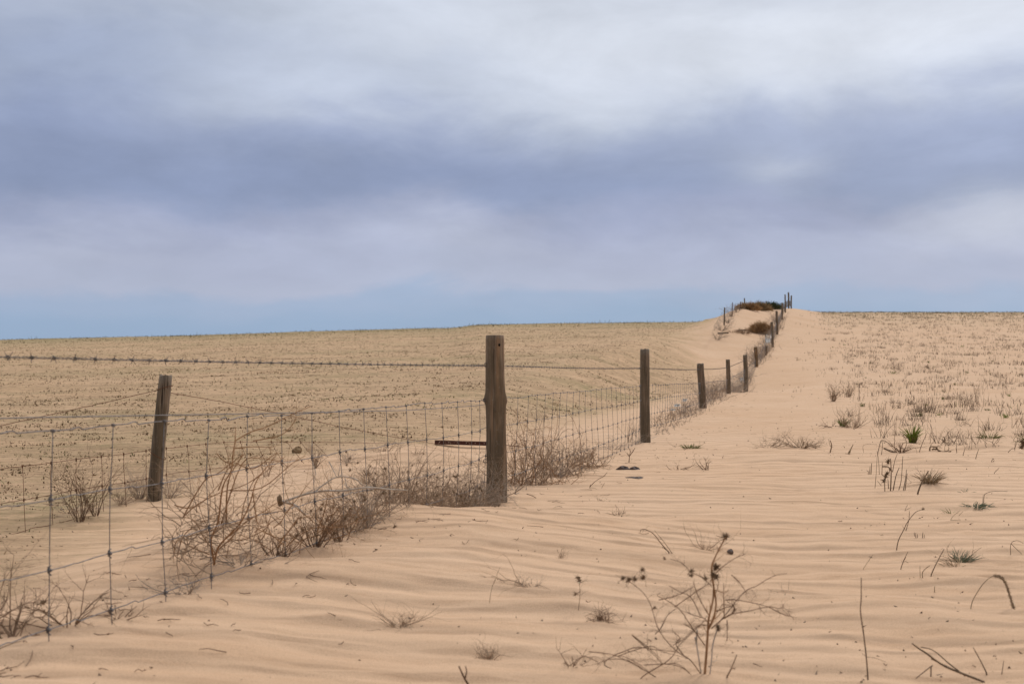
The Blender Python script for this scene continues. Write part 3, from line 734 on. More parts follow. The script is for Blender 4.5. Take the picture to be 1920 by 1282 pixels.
# the branching weed close to the camera
b0 = hit(1320, 1262); YB = b0.y; rng = random.Random(42)
weed = tag(empty('branching_weed', b0), 'large dry branching weed with curled tendrils standing closest to the camera at bottom centre right', 'weed')
main = [([(640, 1238), (655, 1050), (665, 900), (670, 820), (700, 690), (705, 590)], .0040, .0024), ([(705, 590), (690, 470), (720, 380), (790, 250)], .003, .0014), ([(665, 900), (700, 830), (722, 720), (705, 590)], .003, .0022)]
mb = MB()
for tr, ra, rc in main: put_stem(mb, trace_pts(conv(Z5, tr), YB, rng, 0.015), ra, rc, b0, rng, 7, 6, 0.06)
mb.obj('stem', M_TWIG_OR, weed)
side = [[(612, 1205), (540, 1110), (460, 1060), (380, 985), (310, 880), (275, 760), (240, 680), (190, 620), (110, 560), (50, 545)],
        [(690, 890), (760, 830), (830, 790), (940, 770), (1090, 738), (1160, 750), (1190, 742), (1197, 720)], [(1090, 738), (1160, 775), (1215, 800), (1250, 805), (1270, 830)],
        [(645, 1010), (580, 920), (530, 850), (480, 770), (420, 720), (370, 690), (310, 660), (330, 640)], [(740, 850), (800, 780), (870, 690), (940, 620), (1010, 590), (1080, 545), (1150, 515), (1220, 505)],
        [(590, 1282), (520, 1190), (440, 1150), (350, 1140), (220, 1145)], [(310, 1240), (200, 1170), (100, 1115), (0, 1105), (-80, 1120), (-110, 1150)], [(0, 1080), (80, 1050), (170, 1022), (300, 1040), (440, 1052)],
        [(130, 935), (200, 1000), (260, 1050), (350, 1140)], [(670, 860), (640, 820), (560, 795), (480, 765)], [(612, 800), (570, 710), (530, 660), (465, 630), (390, 590)], [(690, 590), (620, 530), (550, 495), (480, 430), (400, 403)],
        [(655, 870), (600, 870), (500, 960), (420, 1010)], [(295, 930), (340, 880), (380, 800), (440, 750)], [(780, 820), (776, 680), (775, 570)], [(800, 830), (800, 980)], [(660, 780), (600, 670), (560, 560)],
        [(830, 515), (890, 570), (940, 650)], [(790, 690), (870, 690), (1000, 715), (1090, 738)], [(140, 1290), (230, 1210), (350, 1140), (420, 1080), (470, 1000), (600, 880), (660, 800)], [(680, 560), (740, 480), (850, 400), (930, 365)],
        [(500, 1085), (440, 1000), (470, 960), (430, 920)], [(830, 790), (850, 740), (760, 720)], [(720, 770), (800, 740), (850, 730)], [(500, 860), (560, 900), (640, 1000)], [(780, 820), (860, 760), (800, 700)], [(320, 690), (440, 660), (560, 600)], [(430, 740), (600, 620), (700, 560)]]
mb = MB()
for tr in side: put_stem(mb, trace_pts(conv(Z5, tr), YB, rng, 0.03), .0016, .0007, b0, rng, 5, 9, 0.055, 1, None, 1.0)
for tr in [[(1070, 845), (1040, 830), (1060, 800), (1120, 790), (1200, 830), (1275, 890)], [(970, 770), (1060, 780), (1120, 800), (1210, 850)], [(1100, 790), (1170, 765), (1250, 745), (1300, 770), (1420, 800)], [(1220, 830), (1310, 825), (1380, 830), (1455, 900)], [(1165, 695), (1230, 745), (1290, 800)]]:
    put_stem(mb, trace_pts(conv(Z8, tr), YB - 0.05, rng, 0.03), .0014, .0006, b0, rng, 5, 7, 0.05, 0, None, 1.3)
mb.obj('branches', M_TWIG_DK, weed)
mb = MB()
for tr in [[(590, 900), (585, 990), (600, 1100), (622, 1235)], [(740, 870), (700, 1000), (690, 1120), (675, 1235)], [(575, 950), (592, 1040), (610, 1150)]]:
    put_stem(mb, trace_pts(conv(Z5, tr), YB, rng, 0.02), .0026, .0016, b0, rng, 4, 3, 0.02)
mb.obj('pale_stem', M_PALE, weed)
mb = MB()
for x, y, r in ((790, 250, .016), (720, 465, .018), (705, 520, .014), (725, 530, .012), (548, 490, .011), (545, 520, .009), (110, 548, .012), (70, 540, .010), (150, 545, .010), (210, 535, .013), (205, 480, .010), (735, 880, .009), (740, 900, .008), (650, 540, .010), (290, 745, .007), (360, 400, .006)):
    mb = MB(); p = P(*Z5(x, y), YB + rng.uniform(-.02, .02)) - b0; mb.burr(p, r * 1.0, rng, 22)
    for q in range(3): grow(mb, p, (rng.gauss(0, 1), rng.gauss(0, 1), rng.gauss(0, 1)), r * 3, .0008, 0, rng, .4, 0, 0, 3, .5)
    mb.obj('seed_head', M_BURR, weed)

# orange brown weed tangled in the mesh
rng = random.Random(7)
YO = 4.45; ob = P(402, 1062, YO); ob.z = hz(ob.x, ob.y)
ow = tag(empty('tangled_weed', ob), 'tall orange brown weed tangled in the mesh between the leaning post and the thick post', 'weed')
big = [[(370, 1130), (400, 1010), (480, 920), (560, 830), (620, 700), (660, 560), (740, 450), (800, 370)], [(375, 1120), (350, 960), (400, 830), (430, 600), (490, 480), (500, 380), (515, 280), (518, 185)], [(455, 850), (460, 620), (490, 500), (575, 370)],
       [(160, 800), (250, 720), (400, 640), (560, 590), (700, 510), (860, 385)], [(165, 790), (300, 560), (400, 500), (480, 440), (575, 370)], [(120, 1060), (170, 920), (300, 830), (460, 790)], [(430, 1000), (540, 880), (580, 700), (640, 560), (700, 500)],
       [(515, 280), (620, 220), (740, 180), (900, 100), (1035, 42)], [(640, 280), (720, 265), (830, 240), (900, 180), (938, 120)], [(230, 1240), (340, 1100), (380, 1050), (450, 980), (520, 930)], [(480, 930), (600, 830), (700, 770), (810, 700)], [(640, 640), (660, 800), (690, 940)],
       [(380, 1050), (300, 940), (240, 830), (160, 800)], [(370, 1060), (480, 960), (560, 960), (700, 900), (760, 840)], [(340, 1060), (200, 1000), (120, 960), (100, 1060), (150, 1095)], [(180, 940), (330, 900), (480, 860), (640, 800)], [(420, 850), (560, 440), (700, 400), (850, 430)], [(515, 330), (640, 320), (760, 325)],
       [(400, 620), (460, 480), (520, 440)], [(480, 620), (700, 600), (900, 440), (1000, 380)], [(100, 720), (200, 740), (300, 690), (420, 560)], [(520, 430), (640, 470), (760, 390), (800, 365)], [(390, 365), (430, 410), (500, 450)]]
mb = MB()
for i, tr in enumerate(big): put_stem(mb, trace_pts(conv(Z2, tr), YO + rng.uniform(-0.05, 0.18), rng, 0.05), .0042 if i < 3 else .0026, .0011, ob, rng, 5, 6, 0.13, 1)
mb.obj('branches', M_TWIG_OR, ow)
mb = MB()
for q in range(90):
    x, y = Z2(rng.uniform(80, 620), rng.uniform(760, 1110)); p = P(x, y, YO + rng.uniform(-.12, .25)) - ob
    grow(mb, p, (rng.gauss(0, 1), rng.gauss(0, .6), rng.gauss(0.2, .6)), rng.uniform(.08, .28), .0020, 1, rng, .3, 3, 0, 4, .3)
mb.obj('twigs', M_TWIG, ow)

for i_, (Ya, Yb, n_, lab_) in enumerate([(4.6, 5.6, 26, 'wiry stems woven through the mesh beside the orange brown weed'), (5.6, 6.9, 30, 'wiry curled stems woven through the mesh behind the sand mound'), (6.9, 8.0, 28, 'wiry curled stems woven through the mesh just left of the thick post')]):
    rng = random.Random(800 + i_); Ym = (Ya + Yb) / 2; p = Vector((fence_x(Ym), Ym, hz(fence_x(Ym), Ym))); rt = tag(empty('woven_weed', p), lab_, 'weed', 'dry weeds along the mesh between the leaning and the thick post'); mb = MB()
    for q in range(n_):
        Y = rng.uniform(Ya, Yb); x = fence_x(Y) + rng.gauss(-.02, .07)
        grow(mb, Vector((x, Y, hz(x, Y) + rng.uniform(-.01, .12))) - p, (rng.gauss(.2, 1), rng.gauss(0, .8), rng.uniform(.1, 1.2)), rng.uniform(.18, .42), .0022, 2, rng, .35, 3, 0, 4, .5, None, .55)
    mb.v = [(x_, y_, max(z_, -.05)) for x_, y_, z_ in mb.v]
    mb.obj('stems', (M_TWIG_OR, M_TWIG, M_TWIG)[i_], rt)

# bleached branch
rng = random.Random(9); pb = P(535, 946, 5.2); bl = tag(empty('bleached_branch', pb), 'pale bleached forked branch lying through the mesh left of the thick post', 'branch')
mb = MB()
for tr, ra in [([(860, 692), (1000, 645), (1130, 622), (1260, 622), (1360, 606), (1460, 600), (1580, 612), (1700, 618)], .0055), ([(1050, 640), (1150, 560), (1230, 525), (1330, 535), (1390, 580), (1470, 600)], .0035), ([(1160, 420), (1190, 480), (1212, 525)], .0028), ([(1225, 520), (1240, 430)], .002), ([(1270, 535), (1290, 600), (1340, 610)], .0028), ([(830, 690), (870, 705), (930, 720), (1000, 790)], .007), ([(1045, 300), (1042, 400), (1065, 480), (1062, 560)], .003), ([(1180, 560), (1080, 600), (980, 650)], .002)]:
    put_stem(mb, trace_pts(conv(Z2, tr), 5.25, rng, 0.02), ra, ra * 0.5, pb, rng, 6, 3, 0.06)
mb.obj('branch', M_PALE, bl); mb = MB(); mb.blob(P(*Z2(822, 685), 5.2) - pb, .012, .012, .022, rng, 8, 6, .3); mb.burr(P(*Z2(835, 712), 5.2) - pb, .016, rng, 12); mb.obj('seed_head', M_BURR, bl)

def shrub(px, py, label, h, w, n, material, lvl=2, burrs=0, Y=None, seed=0, kids=4, r=.0022, lean=(0, 0, 0), name='dry_weed', cat='weed', group=None, wig=.25, curl=.25, up=0.0, burr_r=.012, down=0.0):
    rng = random.Random(seed or int(px * 7 + py)); p = hit(px, py) if Y is None else P(px, py, Y)
    if Y is not None: p.z = hz(p.x, p.y)
    root = tag(empty(name, p), label, cat, group); mb = MB(); tips = []
    for i in range(n):
        a = rng.uniform(0, 6.28); s = rng.uniform(0.1, 1) * w / h
        d = Vector((math.cos(a) * s + lean[0], math.sin(a) * s + lean[1], 1 - down * rng.random()))
        b = Vector((math.cos(a) * w * 0.12 * rng.random(), math.sin(a) * w * 0.12 * rng.random(), -0.01))
        grow(mb, b, d, h * rng.uniform(.55, 1.1) * math.sqrt(1 + s * s) * 0.8, r, lvl, rng, wig, kids, up, 4, curl, tips, .5)
    mb.v = [(x, y, max(z, -0.02)) for x, y, z in mb.v]
    mb.obj('stems', material, root)
    if burrs:
        for t in rng.sample(tips, min(burrs, len(tips))):
            mb = MB(); mb.burr(t, burr_r * rng.uniform(.6, 1.3), rng, 12); mb.obj('seed_head', M_BURR, root)
    return root

FG = 'dry weeds along the mesh between the leaning and the thick post'
shrub(735, 935, 'spreading dry weed with dark burrs on the sand mound left of the thick post', 0.38, 0.48, 25, M_TWIG, 2, 26, Y=6.7, group=FG, r=.0024)
shrub(800, 935, 'dense burr covered weed in front of the bleached branch tip', 0.33, 0.41, 22, M_TWIG, 2, 26, r=.0022, Y=7.0, group=FG)
shrub(860, 938, 'tangled weed against the left foot of the thick post', 0.30, 0.34, 22, M_TWIG, 2, 20, r=.0022, Y=7.5, group=FG)
shrub(930, 946, 'pale straw coloured weed crossing the foot of the thick post', 0.21, 0.30, 17, M_TWIG_GR, 2, 8, r=.0022, Y=7.85, group=FG)
shrub(685, 965, 'grey weed with few burrs beside the mesh halfway to the thick post', 0.30, 0.28, 15, M_TWIG_GR, 2, 12, r=.0022, Y=5.7, group=FG)
for i_, (px_, Y_, h_, w_, n_, lab_, mt_) in enumerate([(700, 6.0, .26, .5, 22, 'matted brown weed low in the mesh left of the sand mound crest', M_TWIG), (765, 6.9, .30, .5, 26, 'widest burr weed behind the sand mound crest', M_TWIG_DK), (830, 7.3, .30, .45, 26, 'tangled brown weed halfway between bleached branch tip and thick post', M_TWIG), (885, 7.7, .26, .4, 24, 'leaning weed bundle touching the left side of the thick post', M_TWIG_GR), (655, 5.6, .24, .4, 16, 'thorny dark weed under the middle of the bleached branch', M_TWIG_DK), (905, 7.6, .16, .5, 18, 'low straw coloured litter in front of the thick post foot', M_TWIG_GR)]):
    shrub(px_, 950, lab_, h_ * 1.1, w_ * 1.15, int(n_ * 1.35), (M_TWIG if mt_ is M_TWIG_DK else mt_), 2, 14, Y=Y_, group=FG, r=.0021, wig=.45, curl=.4, kids=5, down=.5)
shrub(590, 1010, 'dark sprawling weed at the bottom of the mesh below the bleached branch', 0.28, 0.30, 20, M_TWIG_DK, 2, 10, r=.0022, Y=5.1, group=FG)
shrub(640, 985, 'small dark weed with burrs right of the bleached branch base', 0.20, 0.23, 13, M_TWIG_DK, 2, 12, r=.0022, Y=5.4, group=FG)
shrub(520, 1035, 'low dark twiggy weed under the orange brown weed on its right', 0.18, 0.30, 15, M_TWIG_DK, 2, 3, r=.0022, Y=4.8, group=FG)
shrub(350, 1090, 'flattened pile of grey twigs at the foot of the mesh', 0.09, 0.28, 20, M_TWIG_GR, 2, 0, r=.0022, Y=4.15, group=FG, down=.7)
shrub(455, 1050, 'flattened grey brown twig pile beside the orange brown weed', 0.10, 0.30, 17, M_TWIG_GR, 2, 0, r=.0022, Y=4.55, group=FG, down=.7)
shrub(225, 1150, 'short twig bundle on the bottom wire of the mesh at left', 0.06, 0.16, 11, M_TWIG_DK, 1, 0, r=.0022, Y=3.72, group=FG, down=.8)
shrub(20, 1200, 'dark dry weed at the lower left edge of the picture behind the mesh', .24, .40, 14, M_TWIG_DK, 2, 5, Y=3.45, r=.0022, down=.6, wig=.35)
shrub(130, 1200, 'sparse weed with long thin twigs between two stays of the mesh at lower left', 0.19, 0.34, 11, M_TWIG_DK, 2, 0, r=.0022, Y=3.6, down=.4)
shrub(-30, 1170, 'tall dark weed partly cut off by the left edge', .20, .30, 9, M_TWIG_DK, 2, 3, r=.0022, Y=3.6)
# around the old fence
OG = 'dry weeds round the old rusty fence'
shrub(150, 950, 'tall brown weed left of the leaning post', 0.65, 0.32, 17, M_TWIG_DK, 2, 0, Y=9.3, group=OG, r=.003)
shrub(180, 955, 'slender brown weed with a long leaning stem near the rusty mesh', 0.53, 0.21, 10, M_TWIG_DK, 2, 0, Y=9.5, group=OG, r=.003)
shrub(262, 942, 'dense grey weed clump at the left foot of the leaning post', 0.33, 0.34, 34, M_TWIG_GR, 2, 0, r=.0022, Y=10.4, group=OG)
shrub(318, 938, 'grey weed clump at the right foot of the leaning post', 0.30, 0.32, 23, M_TWIG_GR, 2, 0, r=.0022, Y=10.6, group=OG)
shrub(225, 948, 'low grey brown weed beside the grey clump of the leaning post', 0.25, 0.29, 18, M_TWIG, 2, 0, r=.0022, Y=10.0, group=OG)
shrub(590, 862, 'bare brown weed where the rusty mesh sinks into the sand', 0.33, 0.23, 15, M_TWIG, 2, 0, Y=12.2, group=OG, r=.003)
shrub(650, 858, 'low grey brush on the ridge behind the mesh', 0.15, 0.40, 20, M_TWIG_GR, 2, 0, r=.0022, Y=12.6, group=OG)
shrub(720, 842, 'low brown brush behind the sand mound with twin peaks', 0.25, 0.46, 22, M_TWIG, 2, 0, r=.0022, Y=13.6, group=OG)
shrub(500, 868, 'thin tilted weed in the rusty mesh', 0.38, 0.23, 10, M_TWIG_DK, 1, 0, r=.0022, Y=11.6, group=OG)
shrub(690, 905, 'small heap of brown grass on the lower sand mound', 0.14, 0.25, 23, M_TWIG, 1, 0, group=OG, down=.5)
shrub(690, 890, 'dry brown clump blown against the lower sand mound', 0.12, 0.16, 17, M_TWIG_DK, 1, 0, group=OG)
shrub(780, 850, 'short twiggy sprig on the right shoulder of the sand mound', 0.07, 0.23, 11, M_TWIG, 1, 0, group=OG, down=.6)
shrub(130, 960, 'fallen grey stalk heap under the rusty mesh at left', 0.15, 0.40, 15, M_TWIG_GR, 1, 0, group=OG, down=.6)
# tumbleweed caught right of the thick post
def tumble(px, py, Y, rx, rz, n, label, materials, seed, ry=None, group=None, th=.0018, lay=1.0):
    rng = random.Random(seed); p = P(px, py, Y); p.z = hz(p.x, p.y); root = tag(empty('tumbleweed', p), label, 'tumbleweed', group)
    ry = ry or rx * 0.7
    for mi, material in enumerate(materials):
        mb = MB()
        for i in range(n // len(materials)):
            a = rng.uniform(0, 6.28); e = rng.uniform(0.03, 1.35); d = Vector((math.cos(a) * math.cos(e), math.sin(a) * math.cos(e), math.sin(e)))
            t0 = Vector((rng.gauss(0, .30) * rx, rng.gauss(0, .3) * ry, 0)); pts = []; w1 = rng.uniform(2, 6); w2 = rng.uniform(0, 6); w3 = rng.uniform(.03, .12)
            tan = Vector((rng.gauss(0, 1), rng.gauss(0, 1), rng.gauss(0, .7))); s1 = rng.uniform(.45, 1.0)
            for q in range(9):
                s = q / 8 * s1; v = (d + tan * 0.62 * s * s).normalized() * s + Vector((math.sin(w1 * s + w2), math.cos(w1 * s * 1.3 + w2), math.sin(w1 * s * .8))) * w3 * s + Vector((rng.gauss(0, .018), rng.gauss(0, .018), rng.gauss(0, .018)))
                pts.append(t0 + Vector((v.x * rx, v.y * ry, max(-0.01, v.z * rz))))
            mb.tube(pts, [th * 1.5 * (1 - .55 * q / 8) for q in range(9)], 4, False)
            for c in range(5):
                q = rng.randint(3, 8); grow(mb, pts[q], (pts[q] - pts[q - 1]) + Vector((rng.gauss(0, 1), rng.gauss(0, 1), rng.gauss(0, 1))) * .06, rz * rng.uniform(.12, .3), th * .75, 1, rng, .45, 3, 0, 3, 1.0)
        mb.v = [(x, y, max(z, -0.02)) for x, y, z in mb.v]
        mb.obj(('outer_twigs', 'inner_twigs')[mi], material, root)
    return root
tumble(990, 880, 9.4, .42, .68, 84, 'large tumbleweed piled on the mesh just right of the thick post', [M_TWIG_OR, M_TWIG], 1, ry=.3)
tumble(1052, 868, 10.3, .38, .42, 64, 'middle tumbleweed of the pile between the thick post and the dark second post', [M_TWIG_GR, M_TWIG], 2)
tumble(1100, 856, 11.2, .32, .30, 44, 'lower right tumbleweed of the pile on the mesh', [M_TWIG, M_TWIG_OR], 3)
shrub(965, 905, 'grey brown twig heap against the right foot of the thick post', .16, .3, 10, M_TWIG_GR, 2, 0, Y=8.9, down=.4)
shrub(1180, 820, 'thin brown weed left of the dark second post', .5, .25, 6, M_TWIG, 2, 0, Y=15.6, r=.003)
shrub(1150, 835, 'low grey weed drift along the mesh before the dark second post', .12, .5, 16, M_TWIG_GR, 2, 0, Y=14.0)
shrub(1100, 848, 'low grey weed drift next to the tumbleweed pile', .12, .4, 14, M_TWIG_GR, 2, 0, Y=12.6)
shrub(1195, 840, 'wispy weed touching the foot of the dark second post', .16, .26, 10, M_TWIG_GR, 2, 3, Y=15.0)
# weeds pressed on the mesh, span after span up the ridge
SG = 'weed drifts pressed against the mesh up the ridge'
rngd = random.Random(77)
drifts = [(17.5, .16, .6, 'low sparse weed drift just past the dark second post', M_TWIG_GR), (19.8, .30, .8, 'weed drift with white plastic shreds before the third post', M_TWIG), (22.0, .40, .8, 'brown grey drift at the left foot of the third post', M_TWIG_GR),
          (25.5, .62, .9, 'tall drift right behind the third post', M_TWIG_GR), (28.5, .66, 1.0, 'tall drift before the thin reddish post', M_TWIG), (33.0, .55, 1.0, 'drift between the reddish post and the dark fifth post', M_TWIG_GR), (36.5, .7, 1.2, 'drift with a white scrap beside the dark fifth post', M_TWIG_GR),
          (42.0, .8, 1.3, 'pale drift climbing from the dark fifth post to the tan post', M_TWIG_GR), (50.0, .9, 1.4, 'drift behind the short tan post', M_TWIG_GR), (55.0, 1.0, 1.3, 'reddish drift left of the white plastic sheet', M_TWIG), (62.0, .7, 1.5, 'drift above the white plastic sheet', M_TWIG_GR),
          (71.0, .9, 1.6, 'drift just below the ridge bend', M_TWIG_GR), (80.0, 1.0, 1.8, 'drift below the three tall crest posts', M_TWIG_GR), (87.0, 1.0, 1.6, 'highest weed drift beside the crest posts', M_TWIG_GR)]
for Y, h, w, lab, material in drifts:
    rng = random.Random(int(Y * 10)); x = fence_x(Y); p = Vector((x, Y, hz(x, Y))); root = tag(empty('weed_drift', p), lab, 'weeds', SG); mb = MB()
    for i in range(60):
        s = rng.uniform(-1, 1) * w * 1.7; bx = s * FM + rng.gauss(-0.15, .14) * (1 + Y * .01)
        grow(mb, (bx, s, hz(x + bx, Y + s) - p.z - .02), (rng.gauss(0, .5), rng.gauss(0, .5), 1), h * rng.uniform(.4, 1.0), .0014 + .00012 * Y, 1, rng, .35, 4, 0, 3, .3, None, .55)
    mb.obj('twigs', material, root)
# far weed piles by the crest fence
for i, (px, py, Y, h, w) in enumerate([(1345, 618, 69, .5, 1.2), (1353, 608, 73, .6, 1.2), (1364, 598, 78, .7, 1.2), (1372, 591, 84, .8, 1.2), (1380, 586, 89, .7, 1.2)]):
    labs = ['lowest of the grey weeds buried along the crest fence', 'weed pile below the leftmost crest fence post', 'weed pile right of the leftmost crest fence post', 'weed pile at the thin crest post', 'weed pile next to the brown brush mound']
    shrub(px, py, labs[i], h, w, 16, M_TWIG_GR, 2, 0, Y=Y, r=.01, kids=4, group='grey weeds along the crest fence')

def leafy_mound(px, py, Y, rx, rz, n, label, name, cat, material, seed, size, ry=None, up=0.0, top=0.0, stem=True):
    rng = random.Random(seed); p = P(px, py, Y); p.z = hz(p.x, p.y) - 0.05; root = tag(empty(name, p), label, cat); mb = MB(); ry = ry or rx * .8
    for i in range(n):
        a = rng.uniform(0, 6.28); e = math.asin(rng.uniform(0.0, 1)); rr = rng.uniform(.45, 1.0) ** .5
        lump = 1 + .16 * math.sin(a * 3 + seed) + .14 * math.sin(a * 7 + e * 5 + seed) + .1 * rng.gauss(0, 1)
        q = Vector((math.cos(a) * math.cos(e) * rx, math.sin(a) * math.cos(e) * ry, math.sin(e) * rz)) * rr * lump
        d = Vector((q.x / rx, q.y / ry, q.z / rz + .3 + up)).normalized() * size * rng.uniform(.6, 1.4) + Vector((rng.gauss(0, .3), rng.gauss(0, .3), rng.gauss(0, .3))) * size
        mb.blade(q, d, size * .13, .3, rng)
    mb.obj('foliage', material, root, smooth=False)
    mb = MB()
    for i in range(14): grow(mb, (0, 0, 0), (rng.gauss(0, 1) * rx / rz, rng.gauss(0, .6), 1), rz * .9, .02, 1, rng, .2, 3)
    mb.obj('stems', M_TWIG_DK, root); return root
leafy_mound(1426, 601, 76, .66, .58, 3000, 'rounded russet brown brush mound on the sand below the crest', 'brush_mound', 'brush', M_BRUSH, 4, .22, up=.2)
leafy_mound(1403, 583, 97, .85, .40, 2000, 'darker brown brush beside the crest fence posts', 'brush_mound', 'brush', M_BRUSH, 5, .28)
leafy_mound(1420, 581, 102, 1.1, .50, 2200, 'taller olive topped brush on the crest between the two fences', 'brush_mound', 'brush', simple('olive_brush', (0.20, .14, .07), (.42, .30, .165), .9, 2), 6, .3)
leafy_mound(1440, 580, 112, 1.1, .50, 1100, 'low dark green bush peeking over the crest', 'green_bush', 'bush', M_BUSHG, 7, .35)
leafy_mound(1449, 579, 116, .9, .42, 700, 'small dark green bush nearest the crest fence posts', 'green_bush', 'bush', M_BUSHG, 8, .3)
leafy_mound(1391, 604, 74, .5, .26, 260, 'small thin brown brush left of the rounded brush mound', 'brush_mound', 'brush', M_TWIG, 9, .16)
leafy_mound(1372, 606, 73, .55, .10, 130, 'flat line of brown brush left on the dune shoulder', 'brush_mound', 'brush', M_TWIG, 10, .13)

# ------------------------------------------------------------------ stalks and tufts traced on the right
def stalk(label, traces, z, r, material, seed=1, base=None, twigs=0, tl=.04, name='dry_stalk', cat='stalk', group=None, heads=(), amp=.02, part='stem'):
    rng = random.Random(seed); t0 = conv(z, traces[0]); b = base or t0[0]; h = hit(*b)
    root = tag(empty(name, h), label, cat, group); mb = MB()
    for i, tr in enumerate(traces):
        pts = trace_pts(conv(z, tr), h.y, rng, amp); rr = .78 * (r if not isinstance(r, (list, tuple)) else r[i])
        if i == 0: pts[0] = pts[0] - Vector((0, 0, .02))
        put_stem(mb, pts, rr, rr * .55, h, rng, 5, twigs, tl)
    mb.obj(part, material, root)
    if heads:
        mb = MB()
        for (x, y, rr) in heads: mb.burr(P(*z(x, y), h.y) - h, rr, rng, 9)
        mb.obj('seed_head', M_BURR, root)
    return root
stalk('tall thin straight stalk rising from the sand at the bottom right', [[(735, 1258), (725, 1130), (710, 1000), (693, 880), (697, 800), (697, 690)], [(720, 1130), (770, 1135), (835, 1158)], [(730, 1130), (700, 1110)]], Z7, [.0032, .0012, .001], M_STRAW_D)
hd = [(1440 + 12 * math.sin(i), 680 + 0, .01) for i in range(0)]
arc = [(1440, 680), (1465, 683), (1485, 698), (1500, 722), (1511, 750), (1520, 780), (1530, 812), (1540, 845), (1550, 870)]
hp = []
for (xa, ya), (xb, yb) in zip(arc[:-1], arc[1:]):
    for s in range(4): hp.append((xa + (xb - xa) * s / 4, ya + (yb - ya) * s / 4, .0085))
stalk('arched stalk with a drooping bristly seed head at the right edge', [[(1305, 862), (1318, 815), (1340, 775), (1370, 730), (1405, 695), (1440, 680), (1485, 697), (1511, 750), (1530, 812), (1552, 872)]], Z7, .0024, M_STRAW, heads=hp, amp=.008)
stalk('bent dark blade sprawling out of the bottom right corner', [[(1400, 1276), (1280, 1230), (1180, 1190), (1120, 1155), (1060, 1110), (1020, 1085), (980, 1055)], [(1275, 1235), (1190, 1170), (1100, 1095), (1030, 1075)], [(1300, 1240), (1210, 1200), (1085, 1140)], [(1085, 1240), (1085, 1190), (1088, 1180), (1000, 1250)]], Z7, [.005, .003, .004, .003], M_STRAW_D, base=Z7(1280, 1270))
stalk('two crossed straws by the lower right edge', [[(1400, 1230), (1360, 1150), (1320, 1078)], [(1475, 1250), (1490, 1150)], [(1450, 1235), (1515, 1240)]], Z7, [.003, .002, .002], M_STRAW_D)
stalk('curved stalk with a forked tip standing alone on the rippled sand', [[(893, 535), (905, 480), (935, 420), (955, 380), (1000, 325), (1048, 310)], [(945, 430), (962, 370), (965, 320)], [(940, 425), (925, 400)]], Z7, [.0035, .0025, .0015], M_STRAW_D, heads=((1040, 310, .012),))
stalk('leaning forked straw left of the green tuft', [[(915, 645), (935, 590), (957, 545)], [(930, 600), (945, 575)]], Z7, .0028, M_STRAW_D)
stalk('plain leaning straw near the olive green tuft', [[(1082, 683), (1110, 620), (1158, 530)]], Z7, .0035, M_STRAW_D)
stalk('folded straw pair beside the plain leaning straw', [[(1038, 690), (1040, 655), (1078, 622)], [(1025, 690), (1023, 625)], [(1045, 650), (1065, 628)]], Z7, [.003, .002, .002], M_STRAW)
stalk('angular bent straw at the right edge', [[(1528, 562), (1530, 500), (1565, 483), (1600, 500)], [(1530, 500), (1560, 530), (1602, 570)]], Z7, .0022, M_STRAW_D)
stalk('short blunt stub sticking up below the olive tuft', [[(1105, 770), (1105, 737)]], Z7, .0028, M_STRAW)
stalk('thin slanted straw half buried left of the big curved one', [[(705, 645), (735, 600), (763, 560)]], Z7, .0018, M_STRAW)
stalk('pair of short stubs among the ripples', [[(1000, 467), (1000, 440)], [(1008, 470), (1010, 448)], [(993, 460), (992, 438)]], Z7, .0028, M_STRAW_D)
stalk('second pair of short stubs, right of the first', [[(1037, 470), (1040, 438)], [(1046, 474), (1048, 450)]], Z7, .003, M_STRAW_D)
stalk('long bent stalk arching right above the dark green tuft', [[(1378, 290), (1380, 240), (1390, 222), (1430, 210), (1510, 210)], [(1372, 270), (1375, 230)]], Z7, [.003, .002], M_STRAW_D)
stalk('twisted thin straw on the sand under the dark green tuft', [[(1192, 370), (1215, 340), (1240, 325)], [(1240, 345), (1262, 322)], [(1192, 370), (1250, 368)]], Z7, .002, M_STRAW)
stalk('tiny forked straw left of the curved stalk', [[(938, 318), (955, 285)], [(938, 318), (975, 298)]], Z7, .002, M_STRAW_D)
stalk('short thick slanted stick beside the branching weed', [[(795, 1235), (830, 1170), (868, 1075)], [(830, 1175), (860, 1165)]], Z5, [.0036, .0016], M_TWIG)
stalk('forked twig poking up at the bottom edge left of centre', [[(432, 925), (410, 890), (385, 835)], [(412, 892), (420, 860), (415, 835)]], Z8, [.0045, .003], M_TWIG_DK)
stalk('curved vine twig with hooked end on the sand behind the branching weed', [[(1335, 330), (1300, 290), (1260, 240), (1225, 222), (1205, 222), (1200, 235)], [(1345, 328), (1310, 280), (1265, 225)], [(1300, 300), (1330, 320)]], Z8, [.003, .002, .002], M_TWIG_DK, twigs=5)
stalk('small withered sprig with a seed head in the middle sand', [[(922, 585), (928, 540), (930, 490), (925, 440)], [(930, 500), (905, 515)], [(928, 460), (960, 450)]], Z8, .0016, M_TWIG, heads=((925, 440, .016), (910, 512, .011), (928, 452, .013)), twigs=5, tl=.04)
stalk('thin grass stem left of the withered sprig', [[(522, 552), (535, 480), (570, 390)], [(535, 475), (560, 430)]], Z8, .0012, M_STRAW)
stalk('slanted twig on the bare sand right of the tumbleweeds', [[(1090 - 0, 1185), (1100, 1160)]], lambda x, y: (900 + (x - 150) / 4.577, 720 + (y - 300) / 4.577), .003, M_TWIG_DK)
ZF = lambda x, y: (900 + x / 4.577, 720 + y / 4.577)
stalk('long thin twig lying aslant on the sand right of the tumbleweeds', [[(940, 880), (1000, 825), (1060, 790), (1092, 755)]], ZF, .004, M_TWIG)
